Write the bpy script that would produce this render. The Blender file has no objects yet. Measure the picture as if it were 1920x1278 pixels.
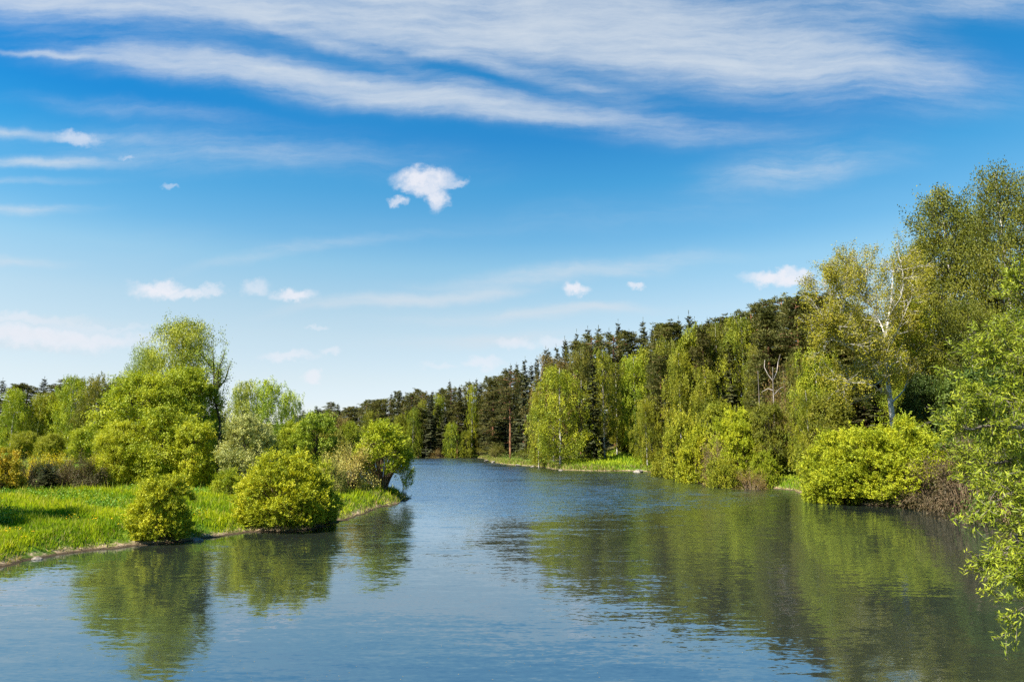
import bpy, math, random
import numpy as np
PI = math.pi
C = bpy.context.scene.collection

# ------------------------------------------------------------------ camera
W0, H0, F = 1920.0, 1278.0, 1280.0
CAMZ, HORIZ = 5.0, 838.0
TILT = math.atan((HORIZ - H0 / 2) / F)
cam = bpy.data.cameras.new('camera'); cam.lens = 24.0; cam.sensor_width = 36.0
cam.clip_start = 0.1; cam.clip_end = 20000
co = bpy.data.objects.new('camera', cam); C.objects.link(co)
co.location = (0, 0, CAMZ); co.rotation_euler = (PI / 2 + TILT, 0, 0)
bpy.context.scene.camera = co
ct, st = math.cos(TILT), math.sin(TILT)
def ray(px, py):
    u = (px - W0 / 2) / F; v = (H0 / 2 - py) / F
    return np.array([u, ct - v * st, st + v * ct])
def ground(px, py, z=0.0):
    d = ray(px, py); s = (z - CAMZ) / d[2]
    return np.array([d[0] * s, d[1] * s])
def at(px, py, D):
    d = ray(px, py); s = D / d[1]
    return np.array([d[0] * s, D, CAMZ + d[2] * s])

# ------------------------------------------------------------------ light
SUN_EL, SUN_AZ = math.radians(50), math.radians(-119)      # azimuth clockwise from +Y
EXPOSURE = 1.4
sd = np.array([math.sin(SUN_AZ) * math.cos(SUN_EL), math.cos(SUN_AZ) * math.cos(SUN_EL), math.sin(SUN_EL)])
sun = bpy.data.lights.new('sun', 'SUN'); sun.energy = 5.0; sun.angle = math.radians(0.53); sun.color = (1.0, 0.94, 0.84)
so = bpy.data.objects.new('sun', sun); C.objects.link(so)
from mathutils import Vector
so.rotation_euler = Vector(sd.tolist()).to_track_quat('Z', 'Y').to_euler()
so.location = (-60, -40, 80)

vs = bpy.context.scene.view_settings
vs.view_transform = 'Standard'; vs.look = 'None'; vs.gamma = 1.0; vs.use_curve_mapping = False
vs.exposure = EXPOSURE
cy = bpy.context.scene.cycles
bpy.context.scene.render.engine = 'CYCLES'
cy.max_bounces = 6; cy.diffuse_bounces = 3; cy.glossy_bounces = 3; cy.transmission_bounces = 4
cy.caustics_reflective = False; cy.caustics_refractive = False
try:
    cy.use_denoising = False; cy.denoiser = 'OPENIMAGEDENOISE'
    cy.denoising_prefilter = 'ACCURATE'
except Exception: pass

class NT:
    """small helper for writing node trees"""
    def __init__(s, tree): s.t = tree; s.n = tree.nodes; s.l = tree.links
    def new(s, typ, **kw):
        n = s.n.new(typ)
        for k, v in kw.items(): setattr(n, k, v)
        return n
    def set(s, sock, v):
        if isinstance(v, bpy.types.NodeSocket): s.l.new(v, sock)
        elif v is not None: sock.default_value = v
    def m(s, op, a, b=None, c=None, clamp=False):
        n = s.new('ShaderNodeMath', operation=op, use_clamp=clamp)
        s.set(n.inputs[0], a); s.set(n.inputs[1], b)
        if c is not None: s.set(n.inputs[2], c)
        return n.outputs[0]
    def v(s, op, a, b=None):
        n = s.new('ShaderNodeVectorMath', operation=op); s.set(n.inputs[0], a); s.set(n.inputs[1], b)
        return n.outputs['Value'] if op in ('LENGTH', 'DOT_PRODUCT') else n.outputs[0]
    def smooth(s, x, a, b, lo=0.0, hi=1.0):
        n = s.new('ShaderNodeMapRange', interpolation_type='SMOOTHSTEP')
        s.set(n.inputs[0], x)
        for i, q in enumerate((a, b, lo, hi)): s.set(n.inputs[i + 1], q)
        return n.outputs[0]
    def mix(s, fac, a, b, mode='MIX'):
        n = s.new('ShaderNodeMix', data_type='RGBA', blend_type=mode)
        s.set(n.inputs[0], fac)
        for i, q in ((6, a), (7, b)):
            if isinstance(q, tuple) and len(q) == 3: q = (*q, 1)
            s.set(n.inputs[i], q)
        return n.outputs[2]
    def noise(s, vec, scale, detail=4, rough=0.5, dist=0.0, out=0):
        n = s.new('ShaderNodeTexNoise'); s.set(n.inputs['Vector'], vec)
        n.inputs['Scale'].default_value = scale; n.inputs['Detail'].default_value = detail
        n.inputs['Roughness'].default_value = rough; n.inputs['Distortion'].default_value = dist
        return n.outputs[out]
    def comb(s, x, y, z=0.0):
        n = s.new('ShaderNodeCombineXYZ'); s.set(n.inputs[0], x); s.set(n.inputs[1], y); s.set(n.inputs[2], z)
        return n.outputs[0]

# ------------------------------------------------------------------ sky
world = bpy.data.worlds.new('World'); bpy.context.scene.world = world; world.use_nodes = True
N = NT(world.node_tree); N.n.clear()
tc = N.new('ShaderNodeTexCoord'); G = tc.outputs['Generated']
sky = N.new('ShaderNodeTexSky', sky_type='NISHITA'); sky.sun_disc = False
sky.sun_elevation = SUN_EL; sky.sun_rotation = SUN_AZ; sky.altitude = 100; sky.air_density = 1.0
sky.dust_density = 0.3; sky.ozone_density = 2.0
sx = N.new('ShaderNodeSeparateXYZ'); N.l.new(G, sx.inputs[0])
X, Y, Z = sx.outputs
az = N.m('ARCTAN2', X, Y); Yc = N.m('MAXIMUM', Y, 0.25)
pu = N.m('DIVIDE', X, Yc); pv = N.m('DIVIDE', Z, Yc); el = N.m('ARCSINE', N.m('MINIMUM', N.m('MAXIMUM', Z, -1), 1))
def azel(px, py):
    d = ray(px, py)
    return d[0] / d[1], d[2] / d[1]
# air colour by height above the horizon: pale low down, deep blue higher up
ramp = N.new('ShaderNodeValToRGB'); N.set(ramp.inputs[0], N.m('DIVIDE', el, PI / 2))
SKYR = [(0.0, (.80, .76, .82)), (.04, (.89, .81, .865)), (.06, (.99, .86, .81)), (.10, (1.10, .97, .82)), (.125, (1.08, 1.02, .85)), (.165, (.84, 1.05, .93)),
        (.19, (.56, .96, .96)), (.24, (.27, .87, 1.0)), (.28, (.14, .74, 1.0)), (.33, (.06, .74, 1.02)), (1.0, (.06, .64, .97))]
e = ramp.color_ramp.elements
e[0].position = SKYR[0][0]; e[0].color = (*SKYR[0][1], 1); e[1].position = SKYR[-1][0]; e[1].color = (*SKYR[-1][1], 1)
for p, c in SKYR[1:-1]:
    q = e.new(p); q.color = (*c, 1)
skyc = N.mix(1.0, sky.outputs[0], ramp.outputs[0], 'MULTIPLY')
skyc = N.mix(N.m('MULTIPLY', N.smooth(az, -.2, -.75), N.smooth(el, .25, .5)), skyc, N.mix(1.0, skyc, (.30, .84, .94), 'MULTIPLY'))
# cloud coordinates
P = N.comb(pu, pv)
wob = N.v('SUBTRACT', N.noise(P, 9.0, 6, 0.62, out=1), (0.5, 0.5, 0.5))
wob2 = N.v('SUBTRACT', N.noise(P, 45.0, 5, 0.6, out=1), (0.5, 0.5, 0.5))
def scaled(vv, k):
    n = N.new('ShaderNodeVectorMath', operation='SCALE'); N.set(n.inputs[0], vv); n.inputs['Scale'].default_value = k
    return n.outputs[0]
Pc = N.v('ADD', N.v('ADD', P, scaled(wob, 0.045)), scaled(wob2, 0.034))
wob3 = N.v('SUBTRACT', N.noise(P, 2.2, 2, 0.5, out=1), (0.5, 0.5, 0.5))
Ps = N.v('ADD', N.v('ADD', P, scaled(wob3, 0.10)), scaled(wob, 0.03))
def ell(vec, px, py, wx, wy, ang):
    a, h = azel(px, py)
    mp = N.new('ShaderNodeMapping', vector_type='TEXTURE'); N.set(mp.inputs[0], vec)
    mp.inputs['Location'].default_value = (a, h, 0); mp.inputs['Rotation'].default_value = (0, 0, math.radians(ang))
    mp.inputs['Scale'].default_value = (wx / F, wy / F, 1)
    return N.v('LENGTH', mp.outputs[0])
# small cumulus (px, py, half width, half height, strength)
cum = None
for (px, py, wx, wy, ang, s_) in [(800, 332, 58, 26, 0, 1.0), (820, 368, 22, 30, -15, .95), (805, 352, 36, 20, 0, .9), (748, 374, 18, 10, 0, .7), (846, 340, 30, 12, 0, .6), (775, 345, 30, 17, 0, .8),
        (298, 537, 58, 19, -6, 1.0), (345, 550, 60, 12, 0, .85), (398, 545, 26, 11, 0, .6), (478, 537, 32, 17, 0, .55), (552, 549, 46, 16, 0, .9), (150, 262, 44, 15, -6, .55),
        (1082, 540, 27, 14, 0, .95), (1190, 532, 16, 10, 0, .8), (1462, 524, 72, 15, 0, 1.0), (1490, 515, 34, 14, 0, .9), (1580, 540, 40, 14, 0, .5), (1755, 515, 60, 24, 10, .5),
        (540, 667, 52, 11, -3, .6), (616, 663, 20, 8, 0, .5), (583, 710, 20, 10, -8, .7), (598, 617, 24, 6, 0, .4), (905, 685, 38, 13, 0, .55), (968, 643, 44, 12, 0, .55), (1035, 640, 34, 14, 0, .5),
        (820, 690, 38, 8, -4, .35), (318, 343, 18, 7, -10, .4), (240, 293, 14, 5, 0, .35), (80, 634, 230, 22, 0, .75), (-20, 604, 180, 12, 0, .5), (180, 612, 120, 8, 0, .35), (1700, 500, 50, 20, 0, .4)]:
    r = ell(Pc, px, py, wx, wy, ang)
    b = N.m('MULTIPLY', N.smooth(r, 1.3, 0.35), s_)
    cum = b if cum is None else N.m('MAXIMUM', cum, b)
# cirrus: broad soft bands broken up by combed streak noise
def streak(ang, sc, stretch, detail, rough, dist):
    mp = N.new('ShaderNodeMapping', vector_type='POINT'); N.set(mp.inputs[0], Ps)
    mp.inputs['Rotation'].default_value = (0, 0, math.radians(ang)); mp.inputs['Scale'].default_value = (1.0, stretch, 1)
    return N.noise(mp.outputs[0], sc, detail, rough, dist)
s1 = streak(9, 2.4, 6.5, 10, 0.62, 0.0); s2 = streak(3, 4.5, 9.0, 9, 0.66, 0.0); s3 = streak(20, 5, 3.6, 10, 0.7, 0.0)
cir = None
for (px, py, wx, wy, ang, s_) in [(90, -10, 420, 90, -2, 1.1), (420, 10, 520, 90, -8, .85), (850, 20, 620, 110, -8, .9), (1200, 50, 560, 170, -10, .75), (1500, 90, 420, 130, -10, .45),
        (300, 128, 360, 50, -7, .75), (620, 168, 460, 55, -8, .85), (1000, 215, 480, 50, -8, .65), (1900, -10, 520, 60, 0, .8), (1650, 150, 430, 80, -5, .4), (1320, 250, 520, 30, -4, .28),
        (60, 112, 170, 8, -6, .6), (1100, 20, 90, 40, 0, .5), (700, 110, 300, 18, -16, .35), (980, 140, 300, 22, -14, .4),
        (40, 300, 190, 14, -1, .75), (30, 335, 190, 10, 0, .6), (30, 250, 230, 12, -3, .5), (60, 388, 170, 13, 2, .75), (0, 487, 150, 14, 0, .8), (60, 632, 260, 22, 0, 1.1), (60, 600, 300, 14, 0, .7), (60, 655, 200, 12, 0, .6),
        (1500, 325, 230, 42, 5, .8), (760, 560, 260, 16, 5, 1.1), (1010, 512, 300, 24, 6, .8), (980, 585, 340, 18, 4, .75), (1050, 575, 160, 12, 3, .6), (450, 290, 520, 60, -4, .55), (900, 632, 240, 18, 5, .8), (560, 470, 260, 14, 8, .5), (1200, 400, 500, 40, 3, .3), (1250, 480, 300, 20, 4, .35),
        (350, 450, 500, 50, 0, .22), (250, 210, 300, 22, -6, .4)]:
    r = ell(Ps, px, py, wx, wy, ang)
    b = N.m('MULTIPLY', N.smooth(r, 1.5, 0.0), s_)
    cir = b if cir is None else N.m('ADD', cir, b)
cirn = N.m('ADD', N.m('MULTIPLY', s1, 0.34), N.m('ADD', N.m('MULTIPLY', s2, 0.32), N.m('MULTIPLY', s3, 0.34)))
cirm = N.m('MULTIPLY', N.m('SUBTRACT', cirn, 0.5), N.m('MULTIPLY', N.m('MULTIPLY', cir, 1.5, clamp=True), 3.4))
cirf = N.m('MULTIPLY', N.smooth(N.m('ADD', N.m('MINIMUM', cir, 1.2), cirm), 0.0, 1.75), 0.88)
CIRC, CUMC = (3.75, 4.12, 4.5), (4.7, 4.75, 5.1)
col = N.mix(cirf, skyc, CIRC)
cumn = N.smooth(N.noise(Pc, 60, 5, 0.6), 0.25, 0.6, 0.75, 1.0)
col = N.mix(N.m('MULTIPLY', N.m('MULTIPLY', cum, cumn), 0.93), col, CUMC)
bg = N.new('ShaderNodeBackground'); N.set(bg.inputs[0], col); bg.inputs[1].default_value = 0.07
wo = N.new('ShaderNodeOutputWorld'); N.l.new(bg.outputs[0], wo.inputs[0])
world.cycles.sampling_method = 'MANUAL'; world.cycles.sample_map_resolution = 512

# ------------------------------------------------------------------ materials
MATS = {}
def newmat(name):
    m = bpy.data.materials.new(name); m.use_nodes = True
    n = NT(m.node_tree); n.n.clear(); MATS[name] = m
    n.out = n.new('ShaderNodeOutputMaterial')
    return m, n
def leafmat(name, transl, warm, var, spec=.2, hue=.05):
    m, n = newmat(name)
    oi = n.new('ShaderNodeObjectInfo'); a = n.new('ShaderNodeAttribute'); a.attribute_name = 'tone'
    tone = a.outputs['Fac']
    base = oi.outputs['Color']
    val = n.m('MULTIPLY_ADD', tone, 2 * var, 1 - var)
    hs = n.new('ShaderNodeHueSaturation'); n.set(hs.inputs['Color'], base)
    n.set(hs.inputs['Hue'], n.m('MULTIPLY_ADD', tone, -hue, 0.5 + hue / 2)); n.set(hs.inputs['Value'], val)
    c = hs.outputs[0]
    geo = n.new('ShaderNodeNewGeometry')
    d = n.new('ShaderNodeBsdfPrincipled'); n.set(d.inputs['Base Color'], c); d.inputs['Roughness'].default_value = 0.55
    d.inputs['Specular IOR Level'].default_value = spec
    t = n.new('ShaderNodeBsdfTranslucent'); n.set(t.inputs[0], n.mix(1.0, c, warm, 'MULTIPLY'))
    ms = n.new('ShaderNodeMixShader'); ms.inputs[0].default_value = transl
    n.l.new(d.outputs[0], ms.inputs[1]); n.l.new(t.outputs[0], ms.inputs[2]); n.l.new(ms.outputs[0], n.out.inputs[0])
    return m
leafmat('leaf', 0.22, (1.25, 1.15, 0.6), 0.45)
leafmat('needle', 0.10, (1.1, 1.0, 0.6), 0.45)
leafmat('blade', 0.32, (1.2, 1.15, 0.6), 0.55, .05, .08)
def barkmat(name, c1, c2, scale, stretch, lo=.42, hi=.6):
    m, n = newmat(name)
    tcx = n.new('ShaderNodeTexCoord'); mp = n.new('ShaderNodeMapping'); n.l.new(tcx.outputs['Object'], mp.inputs[0])
    mp.inputs['Scale'].default_value = stretch
    f = n.smooth(n.noise(mp.outputs[0], scale, 6, 0.65), lo, hi)
    d = n.new('ShaderNodeBsdfPrincipled'); n.set(d.inputs['Base Color'], n.mix(f, c1, c2)); d.inputs['Roughness'].default_value = 0.9
    d.inputs['Specular IOR Level'].default_value = 0.15
    n.l.new(d.outputs[0], n.out.inputs[0])
barkmat('bark_dark', (0.035, 0.027, 0.02), (0.10, 0.08, 0.06), 3, (1, 1, .25))
barkmat('bark_limb', (0.05, 0.04, 0.03), (0.26, 0.22, 0.17), 2, (1, 1, 1), .45, .7)
barkmat('bark_grey', (0.09, 0.08, 0.06), (0.22, 0.19, 0.15), 3, (1, 1, .25))
barkmat('bark_pine', (0.12, 0.055, 0.03), (0.33, 0.16, 0.085), 2, (1, 1, .4))
barkmat('bark_birch', (0.07, 0.06, 0.05), (0.52, 0.49, 0.43), 1.6, (1, 1, 3.2), .36, .5)
barkmat('twig_tan', (0.14, 0.09, 0.05), (0.33, 0.24, 0.14), 4, (1, 1, .4))
barkmat('wood_bleached', (0.14, 0.12, 0.10), (0.40, 0.35, 0.30), 1.8, (1, 1, .3))
barkmat('shore_stone', (0.10, 0.09, 0.07), (0.30, 0.26, 0.21), 4, (1, 1, 1))

# ground
m, n = newmat('ground')
geo = n.new('ShaderNodeNewGeometry'); pos = geo.outputs['Position']
sp = n.new('ShaderNodeSeparateXYZ'); n.l.new(pos, sp.inputs[0])
at_f = n.new('ShaderNodeAttribute'); at_f.attribute_name = 'forest'
n1 = n.noise(pos, 0.25, 6, 0.6); n2 = n.noise(pos, 2.5, 6, 0.65); n3 = n.noise(pos, 0.06, 3, 0.5); n4 = n.noise(pos, 9.0, 4, 0.6)
gr = n.mix(n.smooth(n1, .35, .65), (0.06, 0.12, 0.008), (0.13, 0.18, 0.014))  # green darkened so gaps between the blades look shaded
gr = n.mix(n.smooth(n2, .42, .68, 0, .55), gr, (0.055, 0.12, 0.010))
gr = n.mix(n.smooth(n.noise(pos, 0.7, 5, .6), .56, .70, 0, .6), gr, (0.26, 0.24, 0.07))
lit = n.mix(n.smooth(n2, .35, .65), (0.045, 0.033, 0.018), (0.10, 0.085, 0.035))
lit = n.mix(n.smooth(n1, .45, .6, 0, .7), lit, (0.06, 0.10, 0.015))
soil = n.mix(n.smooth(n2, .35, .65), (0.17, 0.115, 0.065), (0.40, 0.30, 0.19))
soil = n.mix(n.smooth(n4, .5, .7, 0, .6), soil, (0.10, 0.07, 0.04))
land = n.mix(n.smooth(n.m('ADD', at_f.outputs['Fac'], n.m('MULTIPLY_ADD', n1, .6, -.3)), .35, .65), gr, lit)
edge = n.m('ADD', sp.outputs[2], n.m('MULTIPLY_ADD', n2, -0.9, 0.45))
edge = n.m('ADD', edge, n.m('MULTIPLY_ADD', n1, -0.7, 0.35))
land = n.mix(n.smooth(edge, .10, .32), soil, land)
land = n.mix(n.smooth(sp.outputs[2], 0.02, 0.14), (0.05, 0.036, 0.02), land)
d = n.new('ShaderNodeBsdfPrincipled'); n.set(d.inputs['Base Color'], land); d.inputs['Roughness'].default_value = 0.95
d.inputs['Specular IOR Level'].default_value = 0.1
bp = n.new('ShaderNodeBump'); bp.inputs['Strength'].default_value = 0.7; bp.inputs['Distance'].default_value = 0.12; n.set(bp.inputs['Height'], n2)
n.l.new(bp.outputs[0], d.inputs['Normal']); n.l.new(d.outputs[0], n.out.inputs[0])

# water
m, n = newmat('water')
geo = n.new('ShaderNodeNewGeometry'); pos = geo.outputs['Position']
def wv(scale, stretch, rot, detail):
    mp = n.new('ShaderNodeMapping'); n.set(mp.inputs[0], pos); mp.inputs['Rotation'].default_value = (0, 0, math.radians(rot))
    mp.inputs['Scale'].default_value = stretch
    return n.v('SUBTRACT', n.noise(mp.outputs[0], scale, detail, 0.55, out=1), (0.5, 0.5, 0.5))
wa = wv(2.6, (0.3, 1.5, 1), 6, 3); wb = wv(0.55, (0.5, 1.3, 1), -10, 3); wc = wv(9.0, (0.6, 1.3, 1), 12, 2)
ruf = n.smooth(n.noise(pos, 0.022, 4, 0.6, 0.5), .40, .62)
mpr = n.new('ShaderNodeMapping'); n.set(mpr.inputs[0], pos); mpr.inputs['Scale'].default_value = (.4, 1, 1)
ruf = n.m('MULTIPLY', ruf, n.smooth(n.noise(mpr.outputs[0], 0.09, 4, 0.6), .3, .62, .45, 1.0))
sp = n.new('ShaderNodeSeparateXYZ'); n.l.new(pos, sp.inputs[0])
reach = n.m('ADD', sp.outputs[1], n.m('MULTIPLY', sp.outputs[0], -.5))
far = n.smooth(reach, 26, 66)
ruf = n.m('MULTIPLY', n.m('ADD', n.m('MULTIPLY', ruf, n.m('MULTIPLY_ADD', far, .7, .12)), n.m('MULTIPLY', far, .45)), 1.0, clamp=True)
def vscale(vv, k):
    q = n.new('ShaderNodeVectorMath', operation='SCALE'); n.set(q.inputs[0], vv); n.set(q.inputs['Scale'], k)
    return q.outputs[0]
ruf = n.m('MULTIPLY', ruf, n.smooth(sp.outputs[1], 42, 110, 1.0, 1.95))
slope = n.v('ADD', vscale(wa, n.m('MULTIPLY_ADD', ruf, 0.70, 0.055)), n.v('ADD', vscale(wb, n.m('MULTIPLY_ADD', ruf, 0.55, 0.022)), vscale(wc, n.m('MULTIPLY_ADD', ruf, 0.7, 0.05))))
ss = n.new('ShaderNodeSeparateXYZ'); n.l.new(slope, ss.inputs[0])
sky_boost = n.smooth(reach, 26, 58)          # beyond the calm pool ripple normals are folded toward the camera to add sky reflection
ny = n.m('ADD', n.m('MULTIPLY', ss.outputs[1], n.m('SUBTRACT', 1.0, sky_boost)), n.m('MULTIPLY', n.m('ABSOLUTE', ss.outputs[1]), n.m('MULTIPLY', sky_boost, -1.0)))
slope = n.comb(ss.outputs[0], ny, 0.0)
nrm = n.v('NORMALIZE', n.v('ADD', n.v('MULTIPLY', slope, (1, 1, 0)), (0, 0, 1)))
wn = n.noise(pos, 0.03, 3, 0.5)
df = n.new('ShaderNodeBsdfDiffuse'); n.set(df.inputs[0], n.mix(n.smooth(wn, .35, .65), (0.017, 0.022, 0.018), (0.024, 0.028, 0.021)))
gl = n.new('ShaderNodeBsdfGlossy'); gl.inputs['Roughness'].default_value = 0.04; gl.inputs[0].default_value = (.80, .90, 1, 1)
fr = n.new('ShaderNodeFresnel'); fr.inputs['IOR'].default_value = 1.34
mx = n.new('ShaderNodeMixShader'); n.set(mx.inputs[0], n.m('ADD', n.m('MULTIPLY_ADD', fr.outputs[0], .48, .38), n.m('MULTIPLY', sky_boost, .16), clamp=True))  # far water gets extra reflectance, painting in more bright sky
n.l.new(nrm, gl.inputs['Normal']); n.l.new(nrm, fr.inputs['Normal'])
n.l.new(df.outputs[0], mx.inputs[1]); n.l.new(gl.outputs[0], mx.inputs[2]); n.l.new(mx.outputs[0], n.out.inputs[0])

# ------------------------------------------------------------------ terrain
def sst(x, a, b):
    t = np.clip((x - a) / (b - a), 0, 1); return t * t * (3 - 2 * t)
_nr = np.random.default_rng(5)
_K = [(_nr.normal(0, 1, 2), _nr.uniform(0, 6.28)) for _ in range(24)]
def wnoise(x, y, sc):
    o = 0
    for i, (k, p) in enumerate(_K[:10]):
        o = o + np.sin((x * k[0] + y * k[1]) * sc * (1 + i * .35) + p) / (1 + i * .4)
    return o / 3.0
shore_px = [(1790, 957), (1700, 950), (1600, 945), (1530, 935), (1500, 922), (1440, 914), (1400, 909), (1330, 902), (1290, 894), (1250, 889), (1215, 884), (1190, 883), (1120, 883), (1045, 881), (1020, 876),
            (985, 873), (950, 871), (920, 866), (905, 858), (830, 856.5), (770, 857), (700, 856), (650, 855)]
left_px = [(772, 934), (745, 944), (710, 953), (680, 964), (640, 976), (600, 992), (560, 997), (470, 998), (420, 1006), (370, 1012), (300, 1020), (250, 1024), (180, 1032), (120, 1040), (60, 1048), (0, 1064)]
right = [(8, -60), (9, 0), (11, 9), (15.6, 18), (22.5, 28), (28, 37), (32, 43), (34, 50)]
poly = right + [tuple(ground(*p)) for p in shore_px] + [(-92, 300), (-75, 230), (-52, 165), (-34, 120), (-20, 90), (-13, 74)] + [tuple(ground(*p)) for p in left_px] + [(-22.5, 24), (-21, 12), (-20, 0), (-20, -60)]
poly = np.array(poly, float)
# rounded, finely divided shoreline
def chaikin(p, k):
    for _ in range(k):
        a, b = p, np.roll(p, -1, 0)
        p = np.stack([a * .8 + b * .2, a * .2 + b * .8], 1).reshape(-1, 2)
    return p
poly = chaikin(poly, 2)
def shore_d(x, y):
    """distance to the shoreline, positive on land"""
    shp = np.shape(x); x = np.ravel(x).astype(float); y = np.ravel(y).astype(float)
    best = np.full(x.shape, 1e18); ins = np.zeros(x.shape, bool)
    n_ = len(poly)
    for i in range(n_):
        ax, ay = poly[i]; bx, by = poly[(i + 1) % n_]
        dx, dy = bx - ax, by - ay
        t = np.clip(((x - ax) * dx + (y - ay) * dy) / (dx * dx + dy * dy + 1e-12), 0, 1)
        best = np.minimum(best, (x - ax - t * dx) ** 2 + (y - ay - t * dy) ** 2)
        if ay != by:
            c = ((ay > y) != (by > y)) & (x < (bx - ax) * (y - ay) / (by - ay) + ax); ins ^= c
    return (np.sqrt(best) * np.where(ins, -1, 1)).reshape(shp)
def height(x, y):
    x = np.asarray(x, float); y = np.asarray(y, float)
    d = shore_d(x, y)
    d = d + wnoise(x, y, .55) * .45 * np.clip(y / 40, .6, 2) + wnoise(x, y, 2.3) * .22
    bank = np.where(d < 0, np.maximum(d * .35, -1.6), 0.75 * sst(d, 0, 2.6) ** .8)
    wr = np.where(x > 0, 1.0, sst(y, 190, 310))
    left = 0.6 * sst(d, 2, 20) + 3.3 * sst(d, 28, 95)
    rightz = 0.5 * sst(d, 2, 9) + 18 * sst(d, 5, 80)
    cl = np.exp(-(((x - 26) / 16) ** 2 + ((y - 158) / 16) ** 2))
    rightz = rightz * (1 + .1 * cl)
    z = bank + left * (1 - wr) + rightz * wr
    z = z + np.where(d > 1, 1, np.clip(d, 0, 1)) * wnoise(x, y, .12) * .22
    return z
def gz(x, y): return float(height(np.array([x]), np.array([y]))[0])

def link(name, me, parent=None, mat=None, label=None):
    o = bpy.data.objects.new(name, me); C.objects.link(o)
    if mat and me and not me.materials: me.materials.append(MATS[mat])
    if parent: o.parent = parent
    return o
def tag(o, label=None, cat=None, group=None, kind=None):
    if label: o['label'] = label
    if cat: o['category'] = cat
    if group: o['group'] = group
    if kind: o['kind'] = kind
def mesh_np(name, V, faces4=None, smooth=False, tone=None):
    me = bpy.data.meshes.new(name)
    V = np.asarray(V, np.float32); f = np.asarray(faces4, np.int32)
    me.vertices.add(len(V)); me.vertices.foreach_set('co', V.ravel())
    me.loops.add(f.size); me.loops.foreach_set('vertex_index', f.ravel())
    me.polygons.add(len(f)); me.polygons.foreach_set('loop_start', np.arange(0, f.size, f.shape[1], dtype=np.int32))
    me.polygons.foreach_set('loop_total', np.full(len(f), f.shape[1], np.int32))
    if smooth: me.polygons.foreach_set('use_smooth', np.ones(len(f), bool))
    if tone is not None:
        a = me.attributes.new('tone', 'FLOAT', 'FACE'); a.data.foreach_set('value', np.asarray(tone, np.float32))
    me.update(calc_edges=True)
    return me

angs = np.concatenate([np.radians(np.arange(-180, -46, 3.0)), np.radians(np.arange(-46, 46, 0.2)), np.radians(np.arange(46, 180, 3.0))])
rads = np.concatenate([[0.5, 4, 8, 12], np.arange(15, 60, 0.5), 60 * np.power(1.0125, np.arange(0, 175)), [800, 1200, 2500, 6000, 12000]])
A, R = np.meshgrid(angs, rads); gx = R * np.sin(A); gy = R * np.cos(A)
gzv = height(gx, gy)
gzv = np.where(R > 560, np.minimum(gzv, 12), gzv)
nr, na = A.shape
idx = np.arange(nr * na).reshape(nr, na); nxt = np.roll(idx, -1, 1)
fc = np.stack([idx[:-1], idx[1:], nxt[1:], nxt[:-1]], -1).reshape(-1, 4)
V = np.stack([gx.ravel(), gy.ravel(), gzv.ravel()], 1)
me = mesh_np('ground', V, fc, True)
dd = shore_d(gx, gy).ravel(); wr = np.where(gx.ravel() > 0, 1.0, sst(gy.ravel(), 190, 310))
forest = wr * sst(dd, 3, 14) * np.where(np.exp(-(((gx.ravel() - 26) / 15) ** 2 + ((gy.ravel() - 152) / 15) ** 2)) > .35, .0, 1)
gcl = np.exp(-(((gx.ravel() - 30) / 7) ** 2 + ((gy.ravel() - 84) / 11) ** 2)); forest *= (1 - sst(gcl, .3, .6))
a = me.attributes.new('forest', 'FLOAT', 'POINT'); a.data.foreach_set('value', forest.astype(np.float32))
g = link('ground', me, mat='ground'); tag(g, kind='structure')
wm = mesh_np('water', [(-700, -80, 0), (300, -80, 0), (300, 500, 0), (-700, 500, 0)], [(0, 1, 2, 3)])
w = link('water', wm, mat='water'); tag(w, kind='structure')

# ------------------------------------------------------------------ mesh building
class Wood:
    def __init__(s): s.V = []; s.Fc = []; s.n = 0
    def tube(s, pts, rad, k=6):
        pts = np.asarray(pts, float); m_ = len(pts)
        t = np.gradient(pts, axis=0); t /= np.linalg.norm(t, axis=1)[:, None] + 1e-9
        ref = np.array([1.0, 0.13, 0.07]) if abs(t[0, 0]) < .8 else np.array([0, 1.0, 0.1])
        a = np.cross(t, ref); a /= np.linalg.norm(a, axis=1)[:, None] + 1e-9; b = np.cross(t, a)
        th = np.arange(k) * 2 * PI / k
        rad = np.broadcast_to(np.asarray(rad, float), (m_,))
        ring = pts[:, None] + rad[:, None, None] * (np.cos(th)[None, :, None] * a[:, None] + np.sin(th)[None, :, None] * b[:, None])
        i = s.n + np.arange(m_ * k).reshape(m_, k); j = np.roll(i, -1, 1)
        s.V.append(ring.reshape(-1, 3)); s.Fc.append(np.stack([i[:-1], j[:-1], j[1:], i[1:]], -1).reshape(-1, 4)); s.n += m_ * k
    def mesh(s, name): return mesh_np(name, np.concatenate(s.V), np.concatenate(s.Fc), True)
def unit(v): return v / (np.linalg.norm(v, axis=-1, keepdims=True) + 1e-9)
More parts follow.
